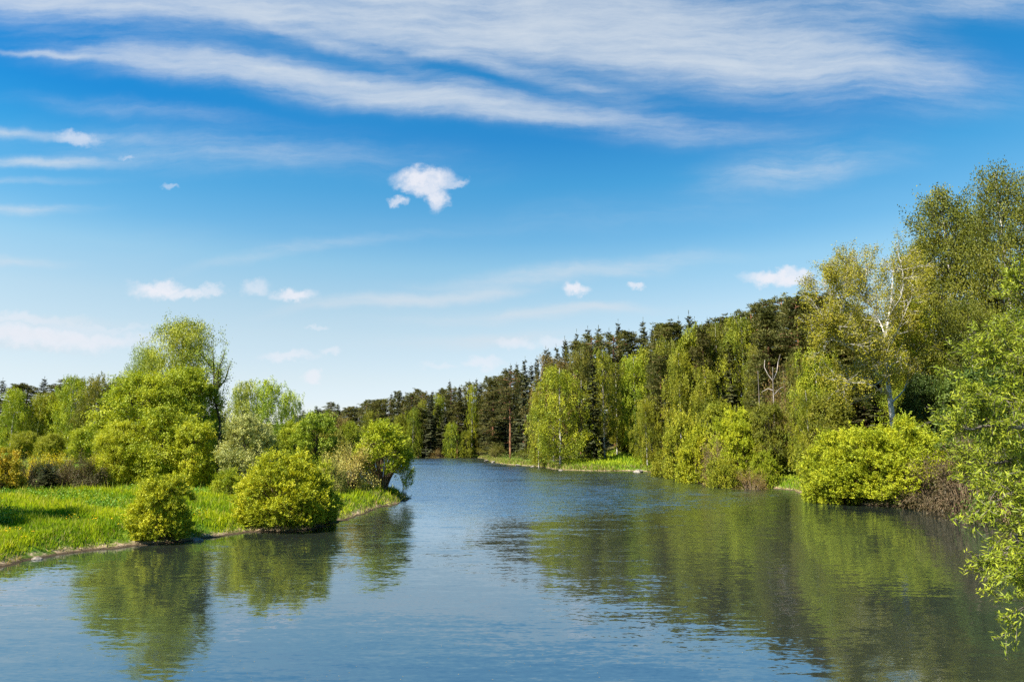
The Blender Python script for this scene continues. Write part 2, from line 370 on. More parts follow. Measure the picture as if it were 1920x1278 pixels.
class Leaves:
    """many small pointed leaf faces; each knows how light or dark its own leaf colour is"""
    def __init__(s, rng): s.r = rng; s.P = []; s.A = []; s.Nn = []; s.L = []; s.Wd = []; s.T = []
    def add(s, P, A, Nn, L, Wd, T):
        k = len(P)
        s.P.append(P); s.A.append(unit(A)); s.Nn.append(Nn); s.L.append(np.broadcast_to(L, (k,))); s.Wd.append(np.broadcast_to(Wd, (k,))); s.T.append(np.broadcast_to(T, (k,)))
    def count(s): return sum(len(p) for p in s.P)
    def mesh(s, name):
        P = np.concatenate(s.P); A = np.concatenate(s.A); Nn = np.concatenate(s.Nn)
        L = np.concatenate(s.L)[:, None]; Wd = np.concatenate(s.Wd)[:, None]; T = np.concatenate(s.T)
        S = unit(np.cross(A, Nn)); Nr = unit(np.cross(S, A))
        L = L * s.r.uniform(.7, 1.25, L.shape); Wd = Wd * s.r.uniform(.75, 1.2, Wd.shape)
        V = np.stack([P - A * L * .5, P + S * Wd * .5 - A * L * .06, P + A * L * .5 - Nr * L * .1, P - S * Wd * .5 - A * L * .06], 1).reshape(-1, 3)
        n_ = len(P); Fc = np.arange(n_ * 4).reshape(n_, 4)
        tone = np.clip(T + s.r.normal(0, .13, n_), 0, 1)
        return mesh_np(name, V, Fc, False, tone)
def rdir(r, n_): return unit(r.normal(0, 1, (n_, 3)))
def curve(p0, p1, bend, k=6):
    p0 = np.asarray(p0, float); p1 = np.asarray(p1, float)
    t = np.linspace(0, 1, k)[:, None]
    return p0 + (p1 - p0) * t + np.asarray(bend) * (4 * t * (1 - t))
def trunk_pts(r, H, lean=.03, k=9):
    z = np.linspace(-.3, H, k); w_ = np.cumsum(r.normal(0, lean * H / k * .8, (k, 2)), 0); w_ -= w_[0]
    return np.column_stack([w_, z])
def on_trunk(tp, z):
    return np.array([np.interp(z, tp[:, 2], tp[:, 0]), np.interp(z, tp[:, 2], tp[:, 1]), z])

def build(kind, wood_mat, tw, lv, leafm, wn='trunk', ln='crown'):
    return dict(kind=kind, parts=[(wn, tw.mesh(kind + '_' + wn), wood_mat)] + ([(ln, lv.mesh(kind + '_' + ln), leafm)] if lv else []))

def broadleaf(seed, H=12, Wd=9, z0=.14, nc=42, sub=38, per=26, lf=(.23, .16), topw=.62, kind='broadleaf_tree', wood='bark_dark', rcf=.19, stems=1, airy=1.0, nd=.62):
    """dense crown of leaf clumps on limbs"""
    r = np.random.default_rng(seed); tw = Wood(); lv = Leaves(r)
    tp = trunk_pts(r, H * .8); tw.tube(tp, np.linspace(H * .022, H * .004, len(tp)), 8)
    for s_ in range(stems - 1):
        a = r.uniform(0, 6.28); q = tp.copy(); q[:, :2] += np.linspace(0.02, 1, len(tp))[:, None] * np.array([math.cos(a), math.sin(a)]) * Wd * .22; q[:, :2] += [.25 * math.cos(a), .25 * math.sin(a)]
        tw.tube(q, np.linspace(H * .016, H * .003, len(tp)), 6)
    cents = []
    for _ in range(4000):
        if len(cents) >= nc: break
        t = r.uniform(0, 1) ** .9; z = H * (z0 + (1 - z0) * t * .95)
        prof = (math.sin(PI * min(1, (t * .84 + .14))) ** .65)
        rad = Wd / 2 * prof * (1 - rcf) * math.sqrt(r.uniform(.25, 1)); a = r.uniform(0, 2 * PI)
        c = np.array([rad * math.cos(a), rad * math.sin(a), z])
        if all(np.linalg.norm((c - q) / (1, 1, .9)) > Wd * rcf * nd for q in cents): cents.append(c)
    for c in cents:
        rc = Wd * rcf * r.uniform(.7, 1.25); tone = r.uniform(.3, .7)
        if c[2] + rc * .8 > H: c = c.copy(); c[2] = H - rc * .8
        b = on_trunk(tp, max(H * .1, min(H * .78, c[2] * r.uniform(.45, .75))))
        tw.tube(curve(b, c, (0, 0, -.06 * H * r.uniform(0, 1)), 5), np.linspace(H * .009, H * .002, 5), 4)
        d = rdir(r, sub); d[:, 2] = d[:, 2] * .85 + .15; out = c.copy(); out[2] = (out[2] - H * .5) * .6; d = unit(d + .55 * unit(out))
        sc = c + d * rc * r.uniform(.5, 1.3, (sub, 1)) * (1, 1, .85)
        n_ = sub * per
        ctr = np.repeat(sc, per, 0); dd_ = np.repeat(d, per, 0)
        spd = np.repeat(unit(rdir(r, sub) * .8 + d), per, 0); p = ctr + r.normal(0, 1, (n_, 3)) * rc * .10 * airy + spd * r.normal(0, 1, (n_, 1)) * rc * .18 * airy
        tn = np.repeat(tone + r.normal(0, .1, sub), per)
        cn = np.repeat(unit(d * .7 + rdir(r, sub) * .9 + (0, 0, .35)), per, 0); nn = unit(cn + rdir(r, n_) * .55); ax = unit(rdir(r, n_) + dd_ * .5)
        lv.add(p, ax, nn, lf[0], lf[1], tn)
        for q in sc[::7]: tw.tube([c, (c + q) / 2 + r.normal(0, .05, 3), q], [H * .003, H * .002, .01], 3)
    return build(kind, wood, tw, lv, 'leaf')

def add_part(b, name, wood, mat):
    if wood.V: b['parts'].insert(1, (name, wood.mesh(b['kind'] + '_' + name), mat))
    return b
def weeping(seed, H=20, Wd=9, z0=.12, nc=60, strands=17, per=30, lf=(.23, .13), wood='bark_birch', dl=1.0, top=.5, kind='birch_tree', jit=.085):
    r = np.random.default_rng(seed); tw = Wood(); lm = Wood(); lv = Leaves(r)
    tp = trunk_pts(r, H * .95, .025, 11); tw.tube(tp, np.linspace(H * .0095, H * .0015, len(tp)), 8)
    for i in range(nc):
        t = (i + r.uniform(0, 1)) / nc; z = H * (z0 + (.97 - z0) * t)
        prof = math.sin(PI * min(1, .2 + .72 * t ** .9)) ** .75
        rad = Wd / 2 * prof * math.sqrt(r.uniform(.08, 1)) * r.uniform(.75, 1.08); a = i * 2.4 + r.uniform(-.6, .6)
        c = np.array([rad * math.cos(a), rad * math.sin(a), z]); c[:2] += on_trunk(tp, z)[:2]
        b = on_trunk(tp, max(H * .12, z - rad * r.uniform(.7, 1.3)))
        lm.tube(curve(b, c, (0, 0, .05 * rad), 6), np.linspace(H * .003, .01, 6), 4)
        rc = r.uniform(.6, 1.25) * Wd * .10; tone = r.uniform(.1, .8)
        for s_ in range(strands):
            q = c + r.normal(0, 1, 3) * rc * (1, 1, .5); q -= (c - b) * r.uniform(0, .35)
            Ls = r.uniform(.6, 2.1) * H * .06 * dl
            out = unit(np.array([q[0], q[1], 0.0]) + 1e-6) * r.uniform(.0, .35)
            tt = np.linspace(0, 1, per) ** .9
            p = q + tt[:, None] * Ls * (0, 0, -1.0) + np.sqrt(tt)[:, None] * out * Ls + r.normal(0, jit + .06 * rc, (per, 3))
            p[:, 2] = np.maximum(p[:, 2], H * .035)
            nn = unit(out * 1.5 + rdir(r, 1) * .8 + rdir(r, per) * .45 + (0, 0, .3)); ax = unit(rdir(r, per) * .6 + (0, 0, -1))
            lv.add(p, ax, nn, lf[0], lf[1], tone + r.normal(0, .08))
    return add_part(build(kind, wood, tw, lv, 'leaf'), 'branches', lm, 'bark_limb')

def spruce(seed, H=20, Wd=6.5, z0=.05, lev=34, nb=9, ns=12, kind='spruce_tree', dens=1.0):
    r = np.random.default_rng(seed); tw = Wood(); lv = Leaves(r)
    tp = trunk_pts(r, H, .006); tw.tube(tp, np.linspace(H * .012, .02, len(tp)), 6)
    for i in range(lev):
        t = i / lev; z = H * (z0 + (1 - z0) * t)
        Lb = Wd / 2 * (1 - t) ** .72 * r.uniform(.75, 1.1) + .3
        if t > .98: Lb *= .7
        for j in range(nb):
            if r.uniform() < .10: continue
            a = r.uniform(0, 6.28); L = Lb * r.uniform(.65, 1.15); dz = r.uniform(-.35, -.1) if t < .75 else r.uniform(-.05, .35)
            dirv = np.array([math.cos(a), math.sin(a), dz]); side = np.array([-math.sin(a), math.cos(a), 0])
            b = on_trunk(tp, z + r.uniform(-.25, .25))
            k = max(4, int(ns * L / (Wd / 2) * dens) + 3)
            tt = np.linspace(.15, 1, k); tt = np.repeat(tt, 3)
            sgn = np.tile([-1, 0, 1], k)[:, None]
            ctr = b + tt[:, None] * L * dirv + (0, 0, 1) * (tt[:, None] ** 2 * .12 * L)
            ax = unit(dirv * .8 + sgn * side * .9 + (0, 0, -.35) + r.normal(0, .18, (3 * k, 3)))
            ll = (.28 + .5 * (1 - tt)) * min(1.0, .35 + L / 3)
            lv.add(ctr + ax * ll[:, None] * .4, ax, unit(np.array([0, 0, 1]) + dirv * .6 + r.normal(0, .35, (3 * k, 3))), ll * 1.25, .17, r.uniform(.25, .7) + .15 * (tt - .5))
            if j % 3 == 0: tw.tube([b, b + dirv * L * .9], [.03, .01], 3)
    lv.add(np.array([[tp[-1, 0], tp[-1, 1], H - .1 + .25 * q] for q in range(3)]), np.array([[0, 0, 1.0]] * 3), rdir(r, 3), .5, .12, .5)
    return build(kind, 'bark_dark', tw, lv, 'needle')

def pine(seed, H=22, Wd=8, z0=.38, nc=40, kind='pine_tree', flat=.34, per=308, wood='bark_pine', conic=.5):
    r = np.random.default_rng(seed); tw = Wood(); lv = Leaves(r)
    tp = trunk_pts(r, H * .97, .012); tw.tube(tp, np.linspace(H * .013, H * .003, len(tp)), 8)
    for i in range(nc):
        t = (i + r.uniform()) / nc; z = H * (z0 + (.97 - z0) * t)
        prof = (1 - conic * t) * min(1, .55 + t * 1.5) * (1 if t < .85 else (1 - (t - .85) * 3.0))
        L = Wd / 2 * prof * r.uniform(.35, 1.08); a = i * 2.4 + r.uniform(-.7, .7)
        b = on_trunk(tp, z - .04 * L); dirv = np.array([math.cos(a), math.sin(a), r.uniform(-.08, .28)])
        c = b + dirv * L; side = np.array([-math.sin(a), math.cos(a), 0])
        tw.tube(curve(b, c, (0, 0, .08 * L), 5), np.linspace(.06 + .01 * L, .02, 5), 4)
        rc = (.85 + .22 * L) * r.uniform(.8, 1.2); tone = r.uniform(.25, .75); ntf = 11
        tuft = b + dirv * L * r.uniform(.45, 1.08, (ntf, 1)) + side * r.normal(0, .55 * rc, (ntf, 1)) + (0, 0, 1) * r.normal(.05, .36, (ntf, 1))
        k = per // ntf; ctr = np.repeat(tuft, k, 0); n_ = len(ctr)
        d = rdir(r, n_); d[:, 2] = np.abs(d[:, 2]) * .9 - .1
        p = ctr + d * (rc * .5) * r.uniform(.25, 1, (n_, 1)) * (1, 1, .72)
        lv.add(p, unit(d + (0, 0, .3)), unit(rdir(r, n_) * .8 + (0, 0, .8)), .36, .11, np.repeat(tone + r.normal(0, .1, ntf), k))
    for i in range(10):                                    # dead lower limbs
        z = H * r.uniform(.18, max(.2, z0)); a = r.uniform(0, 6.28); b = on_trunk(tp, z)
        tw.tube([b, b + np.array([math.cos(a), math.sin(a), -.1]) * r.uniform(.5, 1.6)], [.04, .01], 3)
    return build(kind, wood, tw, lv, 'needle')

def shrub(seed, H=4.5, Wd=6, shoots=210, per=90, lf=(.13, .075), kind='willow_shrub', wood='twig_tan', open_=.25, jag=.12, leafy=.35, lift=.0):
    """stems fanning out from the base, leafy toward their ends: a dome with a feathery outline"""
    r = np.random.default_rng(seed); tw = Wood(); lv = Leaves(r)
    K = max(14, shoots // 14); bd = rdir(r, K * 3); bd[:, 2] = np.abs(bd[:, 2]) * r.uniform(.3, 1.2, K * 3); bd = unit(bd)
    sel_ = [bd[0]]
    for q in bd[1:]:
        if len(sel_) < K and max(q @ w_ for w_ in sel_) < 1 - 1.1 / K: sel_.append(q)
    bd = np.array(sel_); K = len(bd); bt = r.uniform(.2, .8, K); bs = r.uniform(.74, 1.08, K)
    for i in range(shoots):
        a = r.uniform(0, 6.28); ph = math.acos(r.uniform(0.0, 1)); d = np.array([math.sin(ph) * math.cos(a), math.sin(ph) * math.sin(a), math.cos(ph) + .0])
        k = int(np.argmax(bd @ d)); d = unit(bd[k] + r.normal(0, .62 / math.sqrt(K) , 3)); d[2] = abs(d[2]); ph = math.acos(min(1, d[2])); s_ = bs[k] * r.uniform(1 - jag * 1.6, 1 + jag)
        tip = d * s_ * np.array([Wd / 2, Wd / 2, H]); tip[2] = max(tip[2], H * .05)
        dpt = r.uniform(open_, 1); tip = tip * (.62 + .38 * dpt ** .5)
        b = np.array([math.cos(a), math.sin(a), 0]) * r.uniform(0, .12) * Wd
        pts = curve(b, tip, (0, 0, .14 * Wd * math.sin(ph) + lift * H), 6)
        if i % 2 == 0: tw.tube(pts, np.linspace(.035, .006, 6) * (H / 4.5), 3)
        t = r.uniform(leafy, 1.02, per) ** .8; q = np.column_stack([np.interp(t, np.linspace(0, 1, 6), pts[:, j]) for j in range(3)])
        p = q + r.normal(0, .055 * Wd / 2, (per, 3)) * (.5 + .9 * t[:, None])
        p[:, 2] = np.maximum(p[:, 2], .03)
        dn = unit(pts[-1] - pts[-2])
        lv.add(p, unit(dn + rdir(r, per) * .8), unit(rdir(r, per) * .55 + rdir(r, 1) * .8 + d * .7 + (0, 0, .25)), lf[0], lf[1], bt[k] + r.normal(0, .07))
    return build(kind, wood, tw, lv, 'leaf', 'stems', 'foliage')

def bush(seed, H=4.5, Wd=6, lumps=60, sprigs=34, per=14, lf=(.15, .09), rcf=.115, kind='willow_shrub', inner=500, wood='twig_tan', sl=.34, zlo=0.0):
    """dome of leafy lumps, each lump a cluster of short leafy sprigs, dark stems inside"""
    r = np.random.default_rng(seed); tw = Wood(); lv = Leaves(r)
    S = np.array([Wd / 2, Wd / 2, H])
    def sprig(p0, dn, tone):
        k = len(p0); L = sl * r.uniform(.6, 1.4, (k, 1, 1)); t = r.uniform(-.1, 1, (k, per, 1))
        p = p0[:, None] + dn[:, None] * t * L + r.normal(0, sl * .16, (k, per, 3))
        cn = unit(rdir(r, k) * .8 + dn * .5 + (0, 0, .35))
        nn = unit(cn[:, None] + r.normal(0, .33, (k, per, 3))); ax = unit(dn[:, None] * .7 + r.normal(0, .5, (k, per, 3)))
        tn = np.repeat(tone, per) if np.ndim(tone) else tone
        p = p.reshape(-1, 3); p[:, 2] = np.maximum(p[:, 2], .02)
        lv.add(p, ax.reshape(-1, 3), nn.reshape(-1, 3), lf[0], lf[1], tn)
    off = r.uniform(0, 6.28)
    for i in range(lumps):
        z = ((i + r.uniform(.1, .9)) / lumps) ** .9; a = off + i * 2.39996 + r.uniform(-.35, .35); q = math.sqrt(max(0, 1 - z * z))
        d = np.array([q * math.cos(a), q * math.sin(a), z]); rc = Wd * rcf * r.uniform(.65, 1.3)
        lobe = 1 + .10 * math.sin(2 * a + off) + .08 * math.sin(3.3 * a + 5 * z + 2 * off)
        c = d * S * r.uniform(.80, 1.03) * lobe * (.82 + .18 * min(1, z * 3 + .25)) - unit(d) * rc * .85; c[2] = max(c[2], rc * .45)
        if zlo: c[2] = H * zlo + c[2] * (1 - zlo)
        k = int(sprigs * (rc / (Wd * rcf)) ** 1.6) + 4
        dd = unit(rdir(r, k) + d * 1.0 + (0, 0, .15)); p0 = c + dd * rc * (r.uniform(.5, 1.05, (k, 1)) + (r.uniform(0, 1, (k, 1)) > .84) * r.uniform(.1, .95, (k, 1)))
        sprig(p0, unit(dd + (0, 0, .5) + r.normal(0, .25, (k, 3))), np.repeat(r.uniform(.3, .7), k) + r.normal(0, .12, k))
        b = np.array([d[0], d[1], 0]) * Wd * .06 * r.uniform(0, 2)
        tw.tube(curve(b, c, (0, 0, .07 * Wd * q), 6), np.linspace(.045, .012, 6) * (H / 4.5), 4)
    di = rdir(r, inner); di[:, 2] = np.abs(di[:, 2]); pi_ = di * S * r.uniform(.45, .84, (inner, 1))
    if zlo: pi_[:, 2] = H * zlo + pi_[:, 2] * (1 - zlo)
    sprig(pi_, unit(di + (0, 0, .4)), r.uniform(.1, .5, inner))
    return build(kind, wood, tw, lv, 'leaf', 'stems', 'foliage')

def grow(r, tw, p, d, L, rad, lev, out, kids=(6, 5, 5), up=.25, wob=.16, spread=.8, shrink=.52, k=6, t0=.3, sides=6):
    pts = [np.array(p, float)]; dd_ = unit(np.array(d, float))
    for i in range(k):
        dd_ = unit(dd_ + r.normal(0, wob, 3) + np.array([0, 0, up * .25])); pts.append(pts[-1] + dd_ * L / k)
    pts = np.array(pts); tw.tube(pts, np.linspace(rad, max(rad * .3, .004), k + 1), max(3, sides))
    if lev <= 0 or lev > len(kids): out.append(pts); return
    n_ = kids[len(kids) - lev]
    for j in range(n_):
        t = t0 + (1 - t0) * (j + r.uniform(.2, 1)) / n_; i = min(k - 1, int(t * k)); q = pts[i] + (pts[i + 1] - pts[i]) * (t * k - i)
        base = unit(pts[i + 1] - pts[i]); side = rdir(r, 1)[0]; side = unit(side - base * (side @ base))
        grow(r, tw, q, unit(base + side * spread * r.uniform(.6, 1.2) + (0, 0, up * .4)), L * shrink * r.uniform(.75, 1.25) * (1.15 - .4 * t), rad * .5, lev - 1, out, kids, up, wob * 1.1, spread, shrink, max(3, k - 1), .2, sides - 1)
    out.append(pts[k // 2:])
def dress(r, lv, twigs, per, lf, spr, droop=0.0, tone0=.5, narrow=False):
    for pts in twigs:
        tn = tone0 + r.normal(0, .13); k = len(pts)
        t = r.uniform(.1, 1.05, per); q = np.column_stack([np.interp(t, np.linspace(0, 1, k), pts[:, j]) for j in range(3)])
        p = q + r.normal(0, spr, (per, 3)); p[:, 2] -= np.abs(r.normal(0, droop, per)) if droop else 0
        dn = unit(pts[-1] - pts[0])
        if narrow: ax = unit(dn * .7 + rdir(r, per) * .8 + (0, 0, -.15))
        else: ax = unit(rdir(r, per) + dn * .4 + (0, 0, -.8 if droop else 0))
        lv.add(p, ax, unit(rdir(r, per) + (0, 0, .55)), lf[0], lf[1], tn)

def multistem(seed, H, Wd, stems, kids, per, lf, spr, kind, wood, up=.35, droop=0., splay=.5, rad=.11, z_bare=.25, shrink=.5, trunk=False):
    r = np.random.default_rng(seed); tw = Wood(); lv = Leaves(r); twigs = []
    for i in range(stems):
        a = 2 * PI * i / stems + r.uniform(-.4, .4); sp_ = splay * r.uniform(.35, 1.1)
        d = unit(np.array([math.cos(a) * sp_, math.sin(a) * sp_, 1.0]))
        b = np.array([math.cos(a), math.sin(a), 0]) * .16 * (stems > 1); b[2] = -.25
        grow(r, tw, b, d, H * .72 * r.uniform(.85, 1.08), rad * H / 8 * r.uniform(.7, 1.1), len(kids), twigs, kids, up, .12, .85, shrink, 7, z_bare, 7)
    dress(r, lv, twigs, per, lf, spr, droop)
    b = build(kind, wood, tw, lv, 'leaf')
    return b
def norm(b, H, Wd):
    """scale a freely grown tree to a stated height and width"""
    allv = []
    for _, me_, _ in b['parts']:
        v = np.empty(len(me_.vertices) * 3, np.float32); me_.vertices.foreach_get('co', v); allv.append(v.reshape(-1, 3))
    v = allv[-1]; zt = np.percentile(v[:, 2], 99.7); wx = np.percentile(v[:, 0], 99) - np.percentile(v[:, 0], 1); wy = np.percentile(v[:, 1], 99) - np.percentile(v[:, 1], 1)
    k = np.array([Wd / max(wx, wy), Wd / max(wx, wy), H / zt])
    for (nm, me_, _), vv in zip(b['parts'], allv):
        me_.vertices.foreach_set('co', (vv * k).astype(np.float32).ravel()); me_.update()
    return b

# ------------------------------------------------------------------ placing
def plant(proto, x, y, H, Wd, color, label, cat, group=None, rot=None, zoff=0.0, z=None, name=None, rr=random.Random(3)):
    """an Empty at the foot of the tree with its trunk and crown below it; repeats share mesh data"""
    b = proto['b']; nm = name or b['kind']
    root = bpy.data.objects.new(nm, None); C.objects.link(root); root.empty_display_size = .5
    root.location = (x, y, (gz(x, y) if z is None else z) + zoff)
    sx_ = Wd / proto['W']; sz_ = H / proto['H']
    root.scale = (sx_, sx_, sz_); root.rotation_euler = (0, 0, rr.uniform(0, 6.28) if rot is None else rot)
    tag(root, label, cat, group)
    for (pn, me_, mt) in b['parts']:
        if not me_.materials: me_.materials.append(MATS[mt])
        o = bpy.data.objects.new(pn, me_); C.objects.link(o); o.parent = root
        if mt in ('leaf', 'needle'): o.color = (*color, 1)
    return root
PROTO = {}
def proto(key, b, H, Wd): PROTO[key] = dict(b=norm(b, H, Wd), H=H, W=Wd)
def spot(key, px, top, wpx, D, color, label, cat, group=None, rot=None, name=None, baseY=None, mid=None):
    """stand a tree at distance D so that its crown is centred on column px and its top reaches row top"""
    my = (top + 870) / 2 if mid is None else mid
    X_ = at(px, my, D)[0]; zg = gz(X_, D)
    zt = at(px, top, D)[2]
    Hh = max(1.0, zt - zg); Wm = wpx * D / F
    return plant(PROTO[key], X_, D, Hh, Wm, color, label, cat, group, rot, -.05, zg, name)

print('protos')
proto('bl1', broadleaf(11, 12, 9, kind='broadleaf_tree'), 12, 9)
proto('bl2', broadleaf(12, 12, 8, nc=38, topw=.5), 12, 8)
proto('bl3', broadleaf(13, 11, 10, nc=46, stems=3), 11, 10)
proto('big1', broadleaf(21, 15, 11, z0=.08, nc=70, sub=42, per=28, lf=(.20, .13), rcf=.15, stems=3), 15, 11)
proto('big2', broadleaf(22, 15, 10, z0=.16, nc=64, sub=42, per=28, lf=(.20, .13), rcf=.15, stems=2), 15, 10)
for i in range(4): proto('wb%d' % (i + 1), weeping(31 + i, 20, (8, 9, 10, 7)[i], nc=(46, 50, 54, 42)[i]), 20, (8, 9, 10, 7)[i])
proto('lo1', weeping(41, 22, 9, nc=62, strands=12, per=26, dl=.55, z0=.25), 22, 9)
proto('lo2', weeping(42, 22, 8, nc=58, strands=8, per=24, dl=.5, z0=.3), 22, 8)
for i in range(4): proto('sp%d' % (i + 1), spruce(51 + i, 20, (5.5, 6.5, 7.0, 5.0)[i]), 20, (5.5, 6.5, 7.0, 5.0)[i])
for i in range(4): proto('pn%d' % (i + 1), pine(61 + i, 22, (7, 8, 9, 7)[i], (.3, .36, .42, .12)[i], (54, 50, 44, 64)[i], conic=(.5, .4, .25, .6)[i]), 22, (7, 8, 9, 7)[i])
for i in range(3): proto('sh%d' % (i + 1), bush(71 + i, 4.5, 6, lumps=(52, 62, 46)[i], rcf=(.12, .11, .13)[i]), 4.5, 6)
proto('shn', bush(75, 4.5, 4.2, lumps=70, sprigs=40, per=21, lf=(.10, .062), rcf=.12, inner=500, sl=.28), 4.5, 4.2)
proto('shb', bush(76, 5.2, 7, lumps=120, sprigs=42, per=21, lf=(.10, .062), rcf=.088, inner=1100, sl=.28), 5.2, 7)
proto('sb1', shrub(77, 4, 5, shoots=260, per=36, lf=(.12, .06), kind='thicket_shrub', open_=.1, leafy=.5), 4, 5)
proto('sb2', shrub(78, 4, 5, shoots=300, per=22, lf=(.12, .05), kind='thicket_shrub', open_=.1, leafy=.55), 4, 5)

# ------------------------------------------------------------------ colours (leaf reflectance)
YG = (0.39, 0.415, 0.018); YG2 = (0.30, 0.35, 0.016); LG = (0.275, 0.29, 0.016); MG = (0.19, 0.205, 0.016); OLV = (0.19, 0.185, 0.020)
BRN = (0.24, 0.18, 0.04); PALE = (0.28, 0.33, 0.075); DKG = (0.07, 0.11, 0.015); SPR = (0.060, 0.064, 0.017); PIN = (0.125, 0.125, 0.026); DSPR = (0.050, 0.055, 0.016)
GOLD = (0.36, 0.29, 0.02)
ORD = ['first', 'second', 'third', 'fourth', 'fifth', 'sixth', 'seventh', 'eighth', 'ninth', 'tenth', 'eleventh', 'twelfth', 'thirteenth', 'fourteenth', 'fifteenth', 'sixteenth', 'seventeenth', 'eighteenth', 'nineteenth', 'twentieth'] + ['twenty-' + q for q in ('first', 'second', 'third', 'fourth', 'fifth', 'sixth', 'seventh', 'eighth', 'ninth')]
R0 = random.Random(17)
def jit(c, k=.12): 
    f = 1 + R0.uniform(-k, k); return (c[0] * f * (1 + R0.uniform(-k, k) * .5), c[1] * f, c[2] * f)

# ================================================================== the far right-hand wood
RID = [(540, 776), (570, 768), (600, 758), (640, 753), (700, 744), (740, 735), (800, 729), (860, 717), (905, 706), (950, 692), (985, 686), (1010, 668), (1025, 652), (1075, 634), (1120, 618), (1180, 609), (1230, 610), (1290, 590), (1345, 588), (1395, 576), (1445, 553), (1500, 551), (1540, 548), (1600, 580), (1700, 620), (1960, 620)]
RDD = [(560, 430), (770, 395), (905, 380), (950, 330), (1000, 250), (1040, 222), (1180, 205), (1300, 172), (1400, 152), (1500, 132), (1600, 118), (1750, 105)]
ip = lambda tab, x: float(np.interp(x, [a for a, _ in tab], [b for _, b in tab]))
zones = [(552, 765, 'left on the far ridge'), (765, 940, 'above the end of the lake'), (940, 1080, 'behind the orange pine trunk'),
         (1080, 1245, 'above the grassy clearing'), (1245, 1430, 'behind the tall weeping birches'), (1430, 1600, 'behind the dead white trees'), (1600, 1965, 'behind the tall birches at the right')]
for (x0, x1, where) in zones:
    x = x0 + 3; k = 0
    while x < x1:
        D = ip(RDD, x) * R0.uniform(.97, 1.04); top = ip(RID, x) + R0.choice([-5, 0, 3, 8, 13])
        isp = R0.random() < (.5 if x < 1240 else .22)
        if x > 1430: isp = R0.random() < .2
        if isp:
            key = 'sp%d' % R0.randint(1, 4); w_ = R0.uniform(6.5, 8.5); nm = 'pointed dark spruce'; c = jit(SPR); cat = 'spruce'
        else:
            key = 'pn%d' % R0.randint(1, 4); w_ = R0.uniform(8, 11); nm = 'ragged olive pine'; c = jit(PIN); cat = 'pine'; top += 3
        spot(key, x, top, w_ * F / D, D, c, '%s, %s skyline conifer from the left %s' % (nm, ORD[k], where), cat, 'conifers along the skyline of the far wood')
        x += (3.6 if isp else 4.6) * F / D * R0.uniform(.7, 1.25); k += 1
# second rank of conifers just below the skyline
z2 = [(560, 770, 'on the slope left of the open water'), (770, 950, 'on the slope above the end of the lake'), (950, 1110, 'on the slope right of the orange pine trunk'), (1110, 1260, 'behind the birches of the clearing'), (1260, 1440, 'among the tall weeping birches'), (1440, 1620, 'on the slope behind the white snags'), (1620, 1980, 'in the shade behind the tall birches')]
for (x0, x1, where) in z2:
    x = x0; k = 0
    while x < x1:
        D = ip(RDD, x) * .97 - 4; D *= R0.uniform(.96, 1.03); top = ip(RID, x) + R0.uniform(3, 15) * (300 / D) ** .35
        isp = R0.random() < .45
        key = ('sp%d' if isp else 'pn%d') % R0.randint(1, 4); w_ = R0.uniform(7.5, 9) if isp else R0.uniform(9, 12)
        spot(key, x, top, w_ * F / D, D, jit(DSPR if isp else PIN), '%s, %s below the skyline %s' % ('dark spruce' if isp else 'olive pine', ORD[k], where), 'spruce' if isp else 'pine', 'conifers below the skyline of the far wood')
        x += 5.4 * F / D * R0.uniform(.8, 1.2); k += 1
